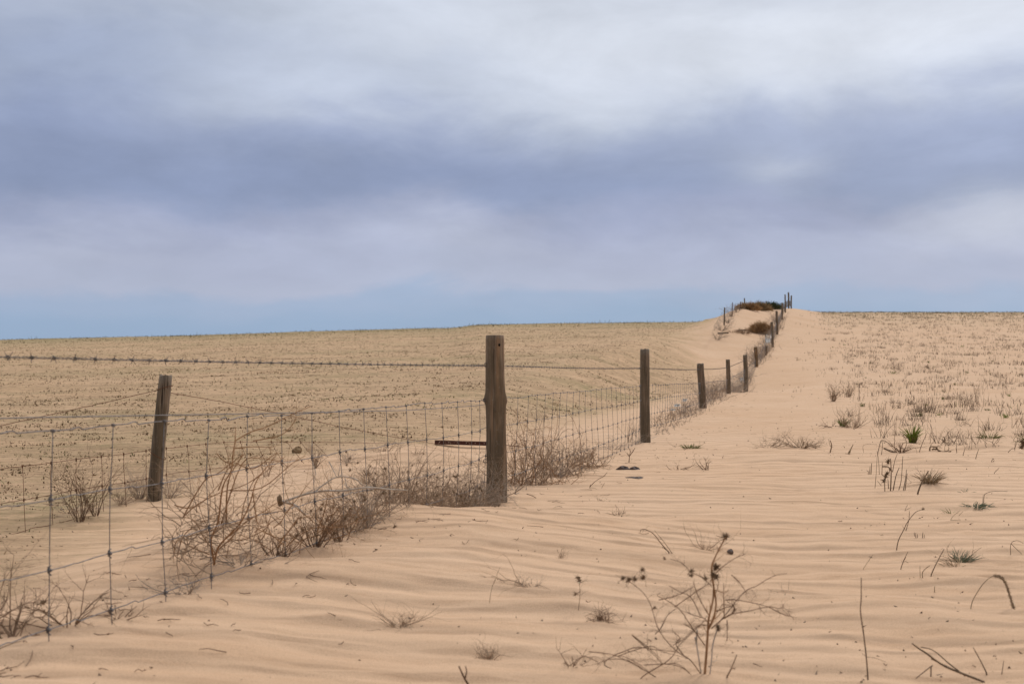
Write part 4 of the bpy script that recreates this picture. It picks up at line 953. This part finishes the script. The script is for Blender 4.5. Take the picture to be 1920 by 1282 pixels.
stalk('short twig beside the long slanted one', [[(1042, 892), (1070, 845)]], ZF, .003, M_TWIG)
stalk('forked stick with a knob lying right of the thick post', [[(230, 960), (300, 930), (380, 875)], [(320, 1055), (370, 1018), (520, 1022), (560, 1012)], [(400, 940), (470, 968), (525, 1020)]], ZF, .004, M_TWIG_DK, twigs=2)
stalk('flat branching twig on the sand below the tumbleweed pile', [[(860, 725), (930, 700), (1010, 720)], [(930, 710), (975, 695)], [(960, 712), (1030, 700)]], ZF, .004, M_TWIG, twigs=4)
stalk('upright forked sprig in front of the grey weed drift', [[(1278, 670), (1283, 620), (1290, 580)], [(1283, 620), (1262, 590)], [(1283, 615), (1310, 580), (1330, 545)], [(1290, 580), (1285, 555)]], ZF, .006, M_TWIG_DK, twigs=3)

# upright stalk cluster
ZQ = Z9; rng = random.Random(15)
stalk('cluster of upright broken stalks with brown seed heads on the ripples', [[(475, 705), (478, 600), (475, 480)], [(403, 540), (412, 430), (420, 290)], [(520, 565), (525, 420), (520, 320)], [(540, 555), (560, 450), (585, 385)], [(565, 655), (580, 560), (600, 480), (612, 300)], [(505, 545), (500, 470)], [(455, 440), (458, 345)], [(615, 562), (632, 470), (640, 400)], [(628, 562), (645, 430)], [(362, 436), (366, 375)], [(373, 436), (378, 352)], [(352, 436), (354, 412)], [(465, 495), (495, 430)], [(460, 378), (500, 380), (530, 412)], [(450, 520), (420, 485)], [(535, 420), (550, 340), (570, 285)], [(490, 660), (488, 600)], [(436, 440), (430, 330), (418, 260)], [(560, 440), (620, 445), (680, 500)]],
      ZQ, [.007, .003, .007, .006, .005, .005, .004, .005, .005, .004, .005, .004, .008, .007, .003, .004, .004, .003, .002], M_STRAW_D, base=ZQ(520, 560), heads=((505, 335, .03), (500, 350, .025), (495, 430, .03), (482, 455, .03), (470, 485, .028), (515, 400, .02)), amp=.06)
stalk('thick straw leaning across the yellow grass clump', [[(722, 585), (745, 520), (770, 470), (805, 410)]], ZQ, .009, M_STRAW_D)
stalk('bent stalk group with a drooping dark leaf above the upright cluster', [[(422, 290), (440, 210), (455, 180), (500, 200), (555, 265)], [(450, 300), (460, 215), (450, 185)], [(470, 240), (520, 265), (555, 270)], [(455, 185), (530, 210), (640, 260)], [(370, 305), (372, 285)], [(318, 270), (320, 215), (420, 210)]], ZQ, [.006, .005, .012, .003, .003, .003], M_STRAW_D)
stalk('dark withered leaf cluster lying on a small sand hump', [[(815, 260), (820, 230), (860, 235), (885, 265)], [(830, 250), (870, 250), (930, 285), (975, 262)], [(930, 280), (965, 290), (975, 308)], [(905, 270), (950, 262)]], ZQ, [.012, .012, .007, .01], M_BURR, twigs=6, tl=.1)
stalk('leaning stalk right of the bright green tuft', [[(735, 270), (760, 200), (795, 125)]], ZQ, .006, M_STRAW_D)
stalk('hooked dark leaf tip standing in the sand', [[(918, 195), (928, 178), (925, 160), (912, 158)]], ZQ, .012, M_BURR)
stalk('thin stalk pair on the open sand past the hooked leaf', [[(1018, 275), (1014, 190)], [(1018, 275), (1010, 235)]], ZQ, .004, M_STRAW_D)
stalk('slanted thin stalk in the open sand', [[(1062, 298), (1082, 232)]], ZQ, .005, M_STRAW_D)
stalk('jointed stalk with a kink in the open sand', [[(1158, 322), (1170, 280), (1183, 245)]], ZQ, .005, M_STRAW_D)
stalk('curling stalk with a dark seed head at the right edge', [[(1400, 272), (1430, 245), (1452, 240), (1460, 195), (1500, 175)], [(1500, 230), (1525, 215), (1505, 175)]], ZQ, [.005, .014], M_STRAW_D, heads=((1510, 190, .04), (1510, 215, .04), (1505, 235, .05), (1515, 205, .04)))
stalk('small crossed straws on the ripples', [[(1275, 345), (1290, 315)], [(1285, 345), (1300, 330)], [(1285, 347), (1318, 347)]], ZQ, .005, M_STRAW_D)
stalk('single slanted straw on the upper ripples', [[(1292, 432), (1335, 388)]], ZQ, .004, M_STRAW_D)
stalk('brown curled leaf stick left of the bent stalk group', [[(65, 275), (78, 220), (65, 180)], [(70, 230), (52, 170)]], ZQ, [.010, .004], M_BURR)
stalk('ragged brown leaf bundle left of the upright cluster', [[(210, 285), (225, 240), (240, 212)], [(200, 280), (235, 220)], [(180, 280), (245, 290)]], ZQ, [.010, .007, .004], M_STRAW)

def tuft(px, py, label, h, w, n, material, lean=0.0, bw=.004, name='grass_tuft', cat='grass tuft', extra=None, group=None, seed=None):
    rng = random.Random(seed or int(px * 13 + py * 3)); p = hit(px, py); root = tag(empty(name, p), label, cat, group)
    mb = MB()
    if name == 'dry_tuft':
        for i in range(int(n * .55)):
            a = rng.uniform(0, 6.28); s = abs(rng.gauss(0, 1.0))
            grow(mb, (rng.gauss(0, w * .12), rng.gauss(0, w * .12), -.006), (math.cos(a) * s * w / h + lean, math.sin(a) * s, 1), h * rng.uniform(.5, 1.05), bw * .28, 1, rng, .45, 2, 0, 3, .9)
        mb.v = [(x, y, max(z, -.01)) for x, y, z in mb.v]; n = 0
    for i in range(n):
        a = rng.uniform(0, 6.28); s = abs(rng.gauss(0, .6)); b = Vector((math.cos(a) * w * .3 * rng.random(), math.sin(a) * w * .3 * rng.random(), -.01))
        d = Vector((math.cos(a) * s * w / h + lean, math.sin(a) * s * w / h, 1)).normalized() * h * rng.uniform(.45, 1.1)
        mb.blade(b, d, bw, rng.uniform(.1, .8), rng)
    mb.obj('blades', material, root, smooth=False)
    if extra:
        mb = MB()
        for i in range(extra[1]):
            a = rng.uniform(0, 6.28); grow(mb, (0, 0, -.01), (math.cos(a) * 1.5 + lean, math.sin(a) * .8, .5), w * rng.uniform(.5, 1.1), bw * .45, 1, rng, .35, 3, -.05, 4)
        mb.obj('dead_stems', extra[0], root)
    return root
tuft(1743, 905, 'straw yellow grass clump on a low sand hump', .15, .22, 110, M_STRAW, .25, .005, extra=(M_TWIG, 8))
tuft(1800, 1052, 'olive and grey green grass tuft with a dead brown tail', .10, .13, 60, M_GREENG, .3, .0035, extra=(M_TWIG_DK, 12))
tuft(1790, 1060, 'low yellowish grass at the left of the olive tuft', .07, .12, 40, M_STRAW, -.3, .003)
tuft(1832, 950, 'sprawling dark green leafy tuft on the ripples', .07, .24, 70, M_GREENG, .2, .006)
tuft(1812, 922, 'flat small grey green sprig above the dark green tuft', .05, .16, 24, M_GREENG, 0, .004)
tuft(1782, 962, 'pale green sprig left of the dark green tuft', .06, .1, 18, M_GREEN, -.3, .003)
tuft(1711, 830, 'bright green upright tuft growing through dead stalks', .30, .14, 90, M_GREENB, 0, .012, extra=(M_TWIG_DK, 10))
tuft(1295, 840, 'small yellow green weed on bare sand right of the dark second post', .10, .28, 50, M_GREEN, .1, .010, extra=(M_TWIG, 4))
tuft(1582, 798, 'small green tuft among dead stems on the slope edge', .18, .2, 40, M_GREEN, 0, .012)
tuft(1855, 822, 'green and straw tuft on a hump at the right', .16, .4, 50, M_GREEN, .2, .010, extra=(M_STRAW, 8))
tuft(1935, 832, 'green tuft leaving the right edge of the picture', .2, .3, 40, M_GREEN, .2, .012)
tuft(1128, 1163, 'dark brown twiggy tuft behind a low sand lip', .085, .085, 90, M_TWIG_DK, 0, .003, name='dry_tuft', extra=(M_TWIG_DK, 10))
tuft(750, 1172, 'loose brown curly tuft lying on the sand under the mesh', .07, .15, 60, M_TWIG, .2, .003, name='dry_tuft', extra=(M_TWIG, 14))
tuft(917, 1235, 'brown spiky tuft lowest on the foreground sand', .075, .085, 80, M_TWIG, -.1, .003, name='dry_tuft', extra=(M_TWIG_DK, 8))
tuft(1070, 1247, 'flattened dark tuft beside the spiky one at the bottom', .03, .12, 40, M_TWIG_DK, .6, .004, name='dry_tuft', extra=(M_TWIG_DK, 6))
tuft(990, 1098, 'wispy grey tuft in the middle of the bare sand', .08, .2, 60, M_TWIG_GR, .1, .003, name='dry_tuft', extra=(M_TWIG, 8))
tuft(1055, 1045, 'tiny curled brown tuft above the withered sprig', .07, .09, 30, M_TWIG, .2, .003, name='dry_tuft')
tuft(1160, 965, 'tiny dark twig tangle on the ripples', .05, .14, 24, M_TWIG_DK, .2, .004, name='dry_tuft', extra=(M_TWIG_DK, 6))
tuft(1122, 938, 'faint straw sprouts on the ripples right of the thick post', .08, .25, 18, M_STRAW, .2, .004, name='dry_tuft')
tuft(1325, 1030, 'sparse curly sprouts behind the branching weed', .10, .2, 30, M_TWIG, 0, .003, name='dry_tuft', extra=(M_TWIG, 8))
tuft(1463, 1108, 'faint thin sprout right of the branching weed', .06, .1, 14, M_TWIG_GR, .2, .0025, name='dry_tuft')
tuft(1210, 1035, 'short dark seedling stubs in the middle sand', .03, .12, 8, M_TWIG_DK, 0, .003, name='dry_tuft')
shrub(1505, 838, 'wide low tangle of dead stems on bare sand in the middle distance', .18, .7, 26, M_TWIG, 2, 0, r=.004, down=.3)
shrub(1440, 838, 'thin left end of the dead stem tangle', .10, .5, 12, M_TWIG, 2, 0, r=.003, down=.3)
shrub(1325, 880, 'pair of bare forked twigs standing on the sand', .2, .3, 5, M_TWIG_DK, 1, 0, r=.004)
shrub(1270, 880, 'low broken twig spray left of the forked pair', .1, .35, 6, M_TWIG_DK, 1, 0, r=.003, down=.5)
shrub(1562, 752, 'tall feathery dead grass at the edge of the weedy slope', .5, .4, 26, M_TWIG, 1, 0, r=.005, up=.1)
shrub(1590, 745, 'feathery dead grass just behind the tall one', .4, .5, 18, M_TWIG, 1, 0, r=.005, up=.1)
shrub(1600, 802, 'row of thin upright stems by the green tuft on the slope edge', .24, .8, 26, M_TWIG, 1, 0, r=.004, up=.2, curl=.05)
shrub(1560, 800, 'sprawling dead stem with a root ball left of the green tuft', .12, .6, 8, M_TWIG_DK, 1, 2, r=.005, down=.4)
shrub(1690, 848, 'dead stem bundle around the bright green tuft', .22, .4, 14, M_TWIG_DK, 1, 0, r=.005, down=.3)

# ------------------------------------------------------------------ litter, stones, scraps
def thing_mb(name, label, cat, mb, material, org, group=None, smooth=True):
    o = mb.obj(name, material, None, origin=org, smooth=smooth); return tag(o, label, cat, group)
for px, py, w_, lab in ((1168, 879, .055, 'flat dark stone, left of the pair on the sand'), (1190, 880, .05, 'dark angular stone, right of the pair on the sand'), (1193, 896, .055, 'thin dark stone chip in front of the pair')):
    p = hit(px, py); rng = random.Random(px); mb = MB(); mb.blob(p + Vector((0, 0, -.004)), w_ * 1.15, w_ * .6, .026 if px != 1193 else .013, rng, 9, 5, .6); thing_mb('stone', lab, 'stone', mb, M_STONE, p, smooth=False)
for px, py, Y, w_, lab in ((558, 849, 13.2, .032, 'dark brown lump of dung on the field behind the orange brown weed'), (1375, 995, 0, 0, '')):
    if not w_: continue
    p = hit(px, py); rng = random.Random(px); mb = MB(); mb.blob(p + Vector((0, 0, .025)), .06, .05, .045, rng, 10, 7, .3); thing_mb('dung_lump', lab, 'lump', mb, M_STUB, p, smooth=False)
p = hit(1370, 1037); rng = random.Random(3); mb = MB(); mb.blob(p + Vector((0, 0, .008)), .016, .012, .012, rng, 8, 6, .3); thing_mb('seed_pod', 'small dark pod lying on sand behind the branching weed', 'pod', mb, M_STONE, p, smooth=False)
# rusty angle bar lying behind the thick post
ba = hit(815, 834); bb = P(962, 836, ba.y); ba.z = hz(ba.x, ba.y) + .012; bb.z = hz(bb.x, bb.y) + .012; BW = .0036 * ba.y
bar = tag(empty('angle_bar', ba), 'rusty dark red steel bar with bolt holes lying on the sand behind the thick post', 'steel bar')
bb = ba.lerp(bb, .76); ax = (bb - ba); ux = ax.normalized(); up = Vector((0, 0, 1)); fr = ux.cross(up).normalized(); up = fr.cross(ux).normalized()
def slab(mb, o, vx, vy, vz):
    b = len(mb.v)
    for a in (0, 1):
        for c in (0, 1):
            for d in (0, 1): q = o + vx * a + vy * c + vz * d; mb.v.append((q.x, q.y, q.z))
    mb.f += [(b, b + 1, b + 3, b + 2), (b + 4, b + 6, b + 7, b + 5), (b, b + 4, b + 5, b + 1), (b + 2, b + 3, b + 7, b + 6), (b, b + 2, b + 6, b + 4), (b + 1, b + 5, b + 7, b + 3)]
mb = MB(); slab(mb, Vector((0, 0, 0)), ax, up * BW, fr * .006); slab(mb, Vector((0, 0, 0)) - fr * .042, ax, up * .006, fr * .0415); mb.obj('bar', M_RUSTBAR, bar, smooth=False)
mb = MB(); mb.tube([ax * .98 + up * .02, ax * 1.2 + up * .012, ax * 1.42 + up * .004], .006, 6); mb.obj('rod', M_RUSTBAR, bar)
for i in range(6):
    mb = MB(); c = ux * ax.length * (0.08 + .15 * i) + up * BW * .55 + fr * .007; mb.blob(c, .006, .003, .006, random.Random(i), 8, 5, 0); mb.obj('rivet', M_PALE, bar)
# white plastic caught in the fence
def scrap(px, py, Y, w_, h_, label, seed, name='plastic_sheet', cat='plastic sheet'):
    rng = random.Random(seed); org = P(px, py, Y); mb = MB(); nu, nv = 12, 14; cx = []
    for i in range(nv + 1):
        for j in range(nu + 1):
            u = j / nu - .5; v = i / nv - .5; wv = 1 - .35 * abs(math.sin(v * 5 + seed)); edge = 1 + .15 * math.sin(j * 2.1 + i * 1.3)
            q = Vector((u * w_ * wv * edge + .1 * w_ * math.sin(v * 4), .12 * w_ * math.sin(u * 14 + v * 3) + .2 * w_ * math.sin(v * 7) + rng.gauss(0, .02) * w_, v * h_ * (1 + .1 * math.sin(j * 1.7)) - .08 * h_ * math.cos(u * 3)))
            mb.v.append(tuple(org + q))
    for i in range(nv):
        for j in range(nu): a = i * (nu + 1) + j; mb.f.append((a, a + 1, a + nu + 2, a + nu + 1))
    o = thing_mb(name, label, cat, mb, M_PLASTIC, org); md = o.modifiers.new('thick', 'SOLIDIFY'); md.thickness = .004; return o
scrap(1440, 637, 56.6, .34, .50, 'white plastic sheet snagged between two posts halfway up the ridge', 2)
scrap(1391, 711, 37.8, .13, .17, 'small white scrap stuck in the weeds beside the dark fifth post', 3, 'plastic_scrap', 'plastic scrap')
for i, (px, py, w_, h_, lab) in enumerate(((1284, 750, .10, .05, 'upper shred of white plastic in the weeds before the third post'), (1270, 760, .12, .05, 'middle shred of white plastic on the mesh before the third post'), (1262, 768, .08, .03, 'lowest shred of white plastic on the mesh before the third post'))):
    scrap(px, py, fence_Y(px) - .05, w_, h_, lab, 5 + i, 'plastic_scrap', 'plastic scrap')
for px, py, ln, lab in ((1382, 621, .45, 'short dark plank lying on the dune shoulder'), (1346, 626, .5, 'dark stick end beside the lowest crest weeds')):
    p = P(px, py, 60); p.z = hz(p.x, p.y) + .01; p = hit(px, py); mb = MB(); slab(mb, p, Vector((ln * 1.4, .1, .03)), Vector((0, .08, 0)), Vector((0, 0, .09))); thing_mb('plank', lab, 'plank', mb, M_POST_DARK, p, smooth=False)

# ------------------------------------------------------------------ countless plants and crumbs
def blades_np(name, x, y, h, w, lean, material, seed, thick=None, zoff=0.0):
    """many little flat leaves as one mesh"""
    rs = np.random.RandomState(seed); n = len(x); z = H(x, y) - .004 + zoff
    a = rs.uniform(0, 2 * np.pi, n); ls = lean * rs.randn(n); la = rs.uniform(0, 2 * np.pi, n)
    dx, dy = np.cos(a) * w / 2, np.sin(a) * w / 2 * .6
    lx, ly = np.cos(la) * ls * h, np.sin(la) * ls * h
    v = np.empty((n, 5, 3))
    v[:, 0] = np.stack([x - dx, y - dy, z], 1); v[:, 1] = np.stack([x + dx, y + dy, z], 1)
    v[:, 2] = np.stack([x + dx * .9 + lx * .4, y + dy * .9 + ly * .4, z + h * .55], 1); v[:, 3] = np.stack([x - dx * .9 + lx * .4, y - dy * .9 + ly * .4, z + h * .55], 1)
    v[:, 4] = np.stack([x + lx, y + ly, z + h], 1)
    b = np.arange(n)[:, None] * 5
    q = (b + np.array([[0, 1, 2, 3]])); t = (b + np.array([[3, 2, 4]]))
    me = bpy.data.meshes.new(name); me.vertices.add(n * 5); me.vertices.foreach_set('co', v.ravel())
    me.loops.add(n * 7); me.loops.foreach_set('vertex_index', np.concatenate([q.ravel(), t.ravel()]))
    me.polygons.add(2 * n); me.polygons.foreach_set('loop_start', np.concatenate([np.arange(n) * 4, 4 * n + np.arange(n) * 3]))
    me.update(calc_edges=True); me.materials.append(material)
    o = bpy.data.objects.new(name, me); COL.objects.link(o); return o
def clump(rs, x, y, per, rad):
    X = np.repeat(x, per) + rs.randn(len(x) * per) * np.repeat(rad, per); Y = np.repeat(y, per) + rs.randn(len(x) * per) * np.repeat(rad, per); return X, Y
rs = np.random.RandomState(11)
def scatter(n, r0, r1, a0, a1, p=1.0):
    """points spread with falling density by distance"""
    u = rs.uniform(0, 1, n); r = np.exp(np.log(r0) + u ** p * (np.log(r1) - np.log(r0))); a = rs.uniform(a0, a1, n) * np.pi / 180
    return r * np.sin(a), r * np.cos(a), r
# left field
x, y, r = scatter(230000, 7, 165, -33, 24, .64)
z_, fld, rv = H0(x, y)
dens = sstep(-.30, .35, fbm(x / 2.6, y / 1.4, 71, 3) + .25 * perlin(x / 9, y / 4, 72)) * sstep(-.22, .16, fbm((x + .4 * y) / 1.1, y / .55, 73, 2))
keep = (fld > .55 + .35 * rs.rand(len(x))) & (rs.rand(len(x)) < .10 + 1.25 * dens)
x, y, r = x[keep], y[keep], r[keep]
X, Y = clump(rs, x, y, 3, .009 + .0004 * r); Rr = np.repeat(r, 3)
g = sstep(.05, .5, fbm(X / 7.0, Y / 2.2, 81, 3) + .12 * (Y > 60)); isg = rs.rand(len(X)) < .06 + .6 * g
nr = np.clip(.35 + Rr / 32, .3, 1); hh = nr * rs.gamma(1.8, .0076, len(X)) * (1 + Rr * .007); ww = np.minimum(nr * rs.gamma(1.7, .0070, len(X)), .020) * (1 + Rr * .012); hh = np.minimum(hh, .035 * (1 + Rr * .007))
o = blades_np('field_stubble', X[~isg], Y[~isg], hh[~isg], ww[~isg], .9, M_STUB, 1); tag(o, 'dead crop stubble scattered over the sandy field', 'stubble', None, 'stuff')
o = blades_np('field_grass', X[isg], Y[isg], hh[isg] * 1.3, ww[isg] * .8, .8, simple('field_green', (.14, .14, .05), (.24, .22, .09), .9, 2), 2); tag(o, 'thin green cover crop in patches on the sandy field', 'grass', None, 'stuff')
# right slope
x, y, r = scatter(34000, 15, 165, 3, 30, .60)
z_, fld, rv = H0(x, y)
dens = sstep(-.20, .45, fbm(x / 3.0, y / 2.2, 91, 3)) * (.35 + .65 * sstep(-.2, .2, fbm(x / .9, y / .9, 93, 2))) + .4 * sstep(80, 120, y)
d_ = x - fence_x(y); rows = 1.0
keep = (np.maximum(rv, .30 * sstep(.6, 3.6, d_) * sstep(20, 45, y)) > rs.rand(len(x))) & (rs.rand(len(x)) < (.06 + .8 * dens) * (.12 + .88 * sstep(16, 62, y)))
x, y, r = x[keep], y[keep], r[keep]
X, Y = clump(rs, x, y, 5, .05 + .0012 * r); Rr = np.repeat(r, 5)
isg = rs.rand(len(X)) < .08 + .42 * sstep(85, 125, Y)
hh = rs.uniform(.03, .16, len(X)) * (1 + Rr * .002); ww = rs.uniform(.005, .011, len(X)) * (1 + Rr * .016)
o = blades_np('slope_grass', X[~isg], Y[~isg], hh[~isg], ww[~isg], .35, M_SLOPE, 3); tag(o, 'sparse dead grass covering the slope on the right', 'grass', None, 'stuff')
o = blades_np('slope_greens', X[isg], Y[isg], hh[isg] * .7, ww[isg] * 1.2, .5, M_GREEN, 4); tag(o, 'scattered green weeds along the upper right slope', 'grass', None, 'stuff')
# grass on the skylines
x, y, r = scatter(22000, 105, 165, -32, 30, 1.0); z_, fld, rv = H0(x, y); keep = ((fld > .8) | (rv > .6)) & (rs.rand(len(x)) < sstep(-.1, .5, fbm(x / 6, y / 6, 95, 3)) + .06); x, y, r = x[keep], y[keep], r[keep]
o = blades_np('skyline_grass', x, y, rs.uniform(.04, .22, len(x)) * (1 + 1.3 * (rs.rand(len(x)) < .04)), rs.uniform(.02, .05, len(x)), .3, simple('skyline_green', (.10, .10, .05), (.20, .18, .10), .9, 1), 5); tag(o, 'thin grass fringe along the far skyline', 'grass', None, 'stuff')
# crumbs on the bare sand
x, y, r = scatter(9000, 2.8, 60, -28, 28, .8); z_, fld, rv = H0(x, y); dens = sstep(-.2, .6, fbm(x / 1.7, y / 1.7, 97, 3)); keep = (rs.rand(len(x)) < .12 + .6 * dens * (1 + (r > 12))) ; x, y, r = x[keep], y[keep], r[keep]
o = blades_np('sand_litter', x, y, rs.uniform(.003, .010, len(x)) * (1 + r * .05), rs.uniform(.002, .011, len(x)) * (1 + r * .05), 1.6, M_CHIP, 6); tag(o, 'plant crumbs and chips strewn over the sand', 'litter', None, 'stuff')
rng = random.Random(12); mb = MB()
for i in range(480):
    Y = math.exp(rng.uniform(math.log(3.0), math.log(30))); nearf = rng.random() < .9
    X = fence_x(Y) + rng.gauss(-.1, .35 + .01 * Y) if nearf else rng.uniform(-.4, .45) * Y
    L = rng.uniform(.02, .09) * (1 if nearf else .45) * (1 + Y * .02); a = rng.uniform(0, 6.28); pts = []
    for q in range(4): pts.append(Vector((X, Y, hz(X, Y) + .003 + rng.uniform(0, .008)))); X += math.cos(a) * L / 3; Y += math.sin(a) * L / 3; a += rng.gauss(0, .5)
    mb.tube(pts, [.0016, .0014, .0012, .0007], 4, False)
tag(mb.obj('fallen_twigs', M_TWIG_DK), 'small fallen twigs lying on the sand by the fence', 'twigs', None, 'stuff')

# ------------------------------------------------------------------ separate tufts of the weedy slope
protos = []
for kx in range(6):
    rng = random.Random(500 + kx); mb = MB(); nst = [9, 14, 7, 18, 11, 6][kx]; hgt = [.24, .18, .30, .15, .20, .34][kx]
    for i in range(nst):
        a = rng.uniform(0, 6.28); s = rng.uniform(0, .5) if kx in (0, 2, 5) else rng.uniform(0, 1.1)
        grow(mb, (rng.gauss(0, .07), rng.gauss(0, .06), -.02), (math.cos(a) * s, math.sin(a) * s, 1), hgt * rng.uniform(.4, 1.1), .0034, 1 if kx in (1, 3, 4) else 0, rng, .12 if kx in (0, 2, 5) else .3, 2, 0, 3, .15)
    me = mb.obj('dry_grass_tuft', M_SLOPE if kx % 2 else M_STRAW_D); protos.append(me.data); bpy.data.objects.remove(me)
SLG = 'dead grass tufts on the weedy slope'
TL = ['sparse upright dead stems on the right hand slope', 'bushy dead tuft on the right hand slope', 'tall thin dead stems on the right hand slope', 'low spreading dead tuft on the right hand slope', 'branching brown tuft on the right hand slope', 'few long dead straws on the right hand slope']
rng = random.Random(31); cnt = 0; tries = 0
while cnt < 230 and tries < 6000:
    tries += 1
    px = rng.uniform(1540, 1935); py = rng.uniform(598, 800) if rng.random() < .85 else rng.uniform(760, 845)
    p = hit(px, py); _, f_, v_ = H0(np.array([p.x]), np.array([p.y]))
    lim = 1.0 if py > 760 else .9
    clumpy = float(sstep(-.35, .35, fbm(np.array([p.x / 2.2]), np.array([p.y / 3.0]), 77, 2))[0])
    if p.x - fence_x(p.y) < 2.9 + .3 * rng.random() or rng.random() > .12 + .88 * clumpy: continue
    kx = rng.randrange(6); o = bpy.data.objects.new('dry_grass_tuft', protos[kx]); COL.objects.link(o); o.location = p; sc_ = rng.uniform(.6, 1.35) * (1 + p.y * .004); o.scale = (sc_, sc_, sc_ * rng.uniform(.8, 1.1)); o.rotation_euler = (0, 0, rng.uniform(0, 6.28))
    tag(o, TL[kx], 'grass tuft', SLG); cnt += 1
gp = []
for kx in range(3):
    rng2 = random.Random(900 + kx); mb = MB()
    for i in range(22):
        a = rng2.uniform(0, 6.28); s = abs(rng2.gauss(0, .7)); mb.blade((rng2.gauss(0, .03), rng2.gauss(0, .03), -.01), Vector((math.cos(a) * s, math.sin(a) * s, 1)).normalized() * rng2.uniform(.05, .14), .012, rng2.uniform(.2, .8), rng2)
    me = mb.obj('green_tuft', M_GREEN if kx else M_GREENB, smooth=False); gp.append(me.data); bpy.data.objects.remove(me)
for i in range(34):
    px = rng.uniform(1560, 1930); py = rng.uniform(625, 805); p = hit(px, py)
    if p.x - fence_x(p.y) < 3.2: continue
    o = bpy.data.objects.new('green_tuft', gp[i % 3]); COL.objects.link(o); o.location = p; s = rng.uniform(.35, 1.0) * (1 + p.y * .006); o.scale = (s, s, s); o.rotation_euler = (0, 0, rng.uniform(0, 6))
    tag(o, 'small green weed tuft among the dead grass of the right hand slope', 'green weed', 'small green weeds on the slope')
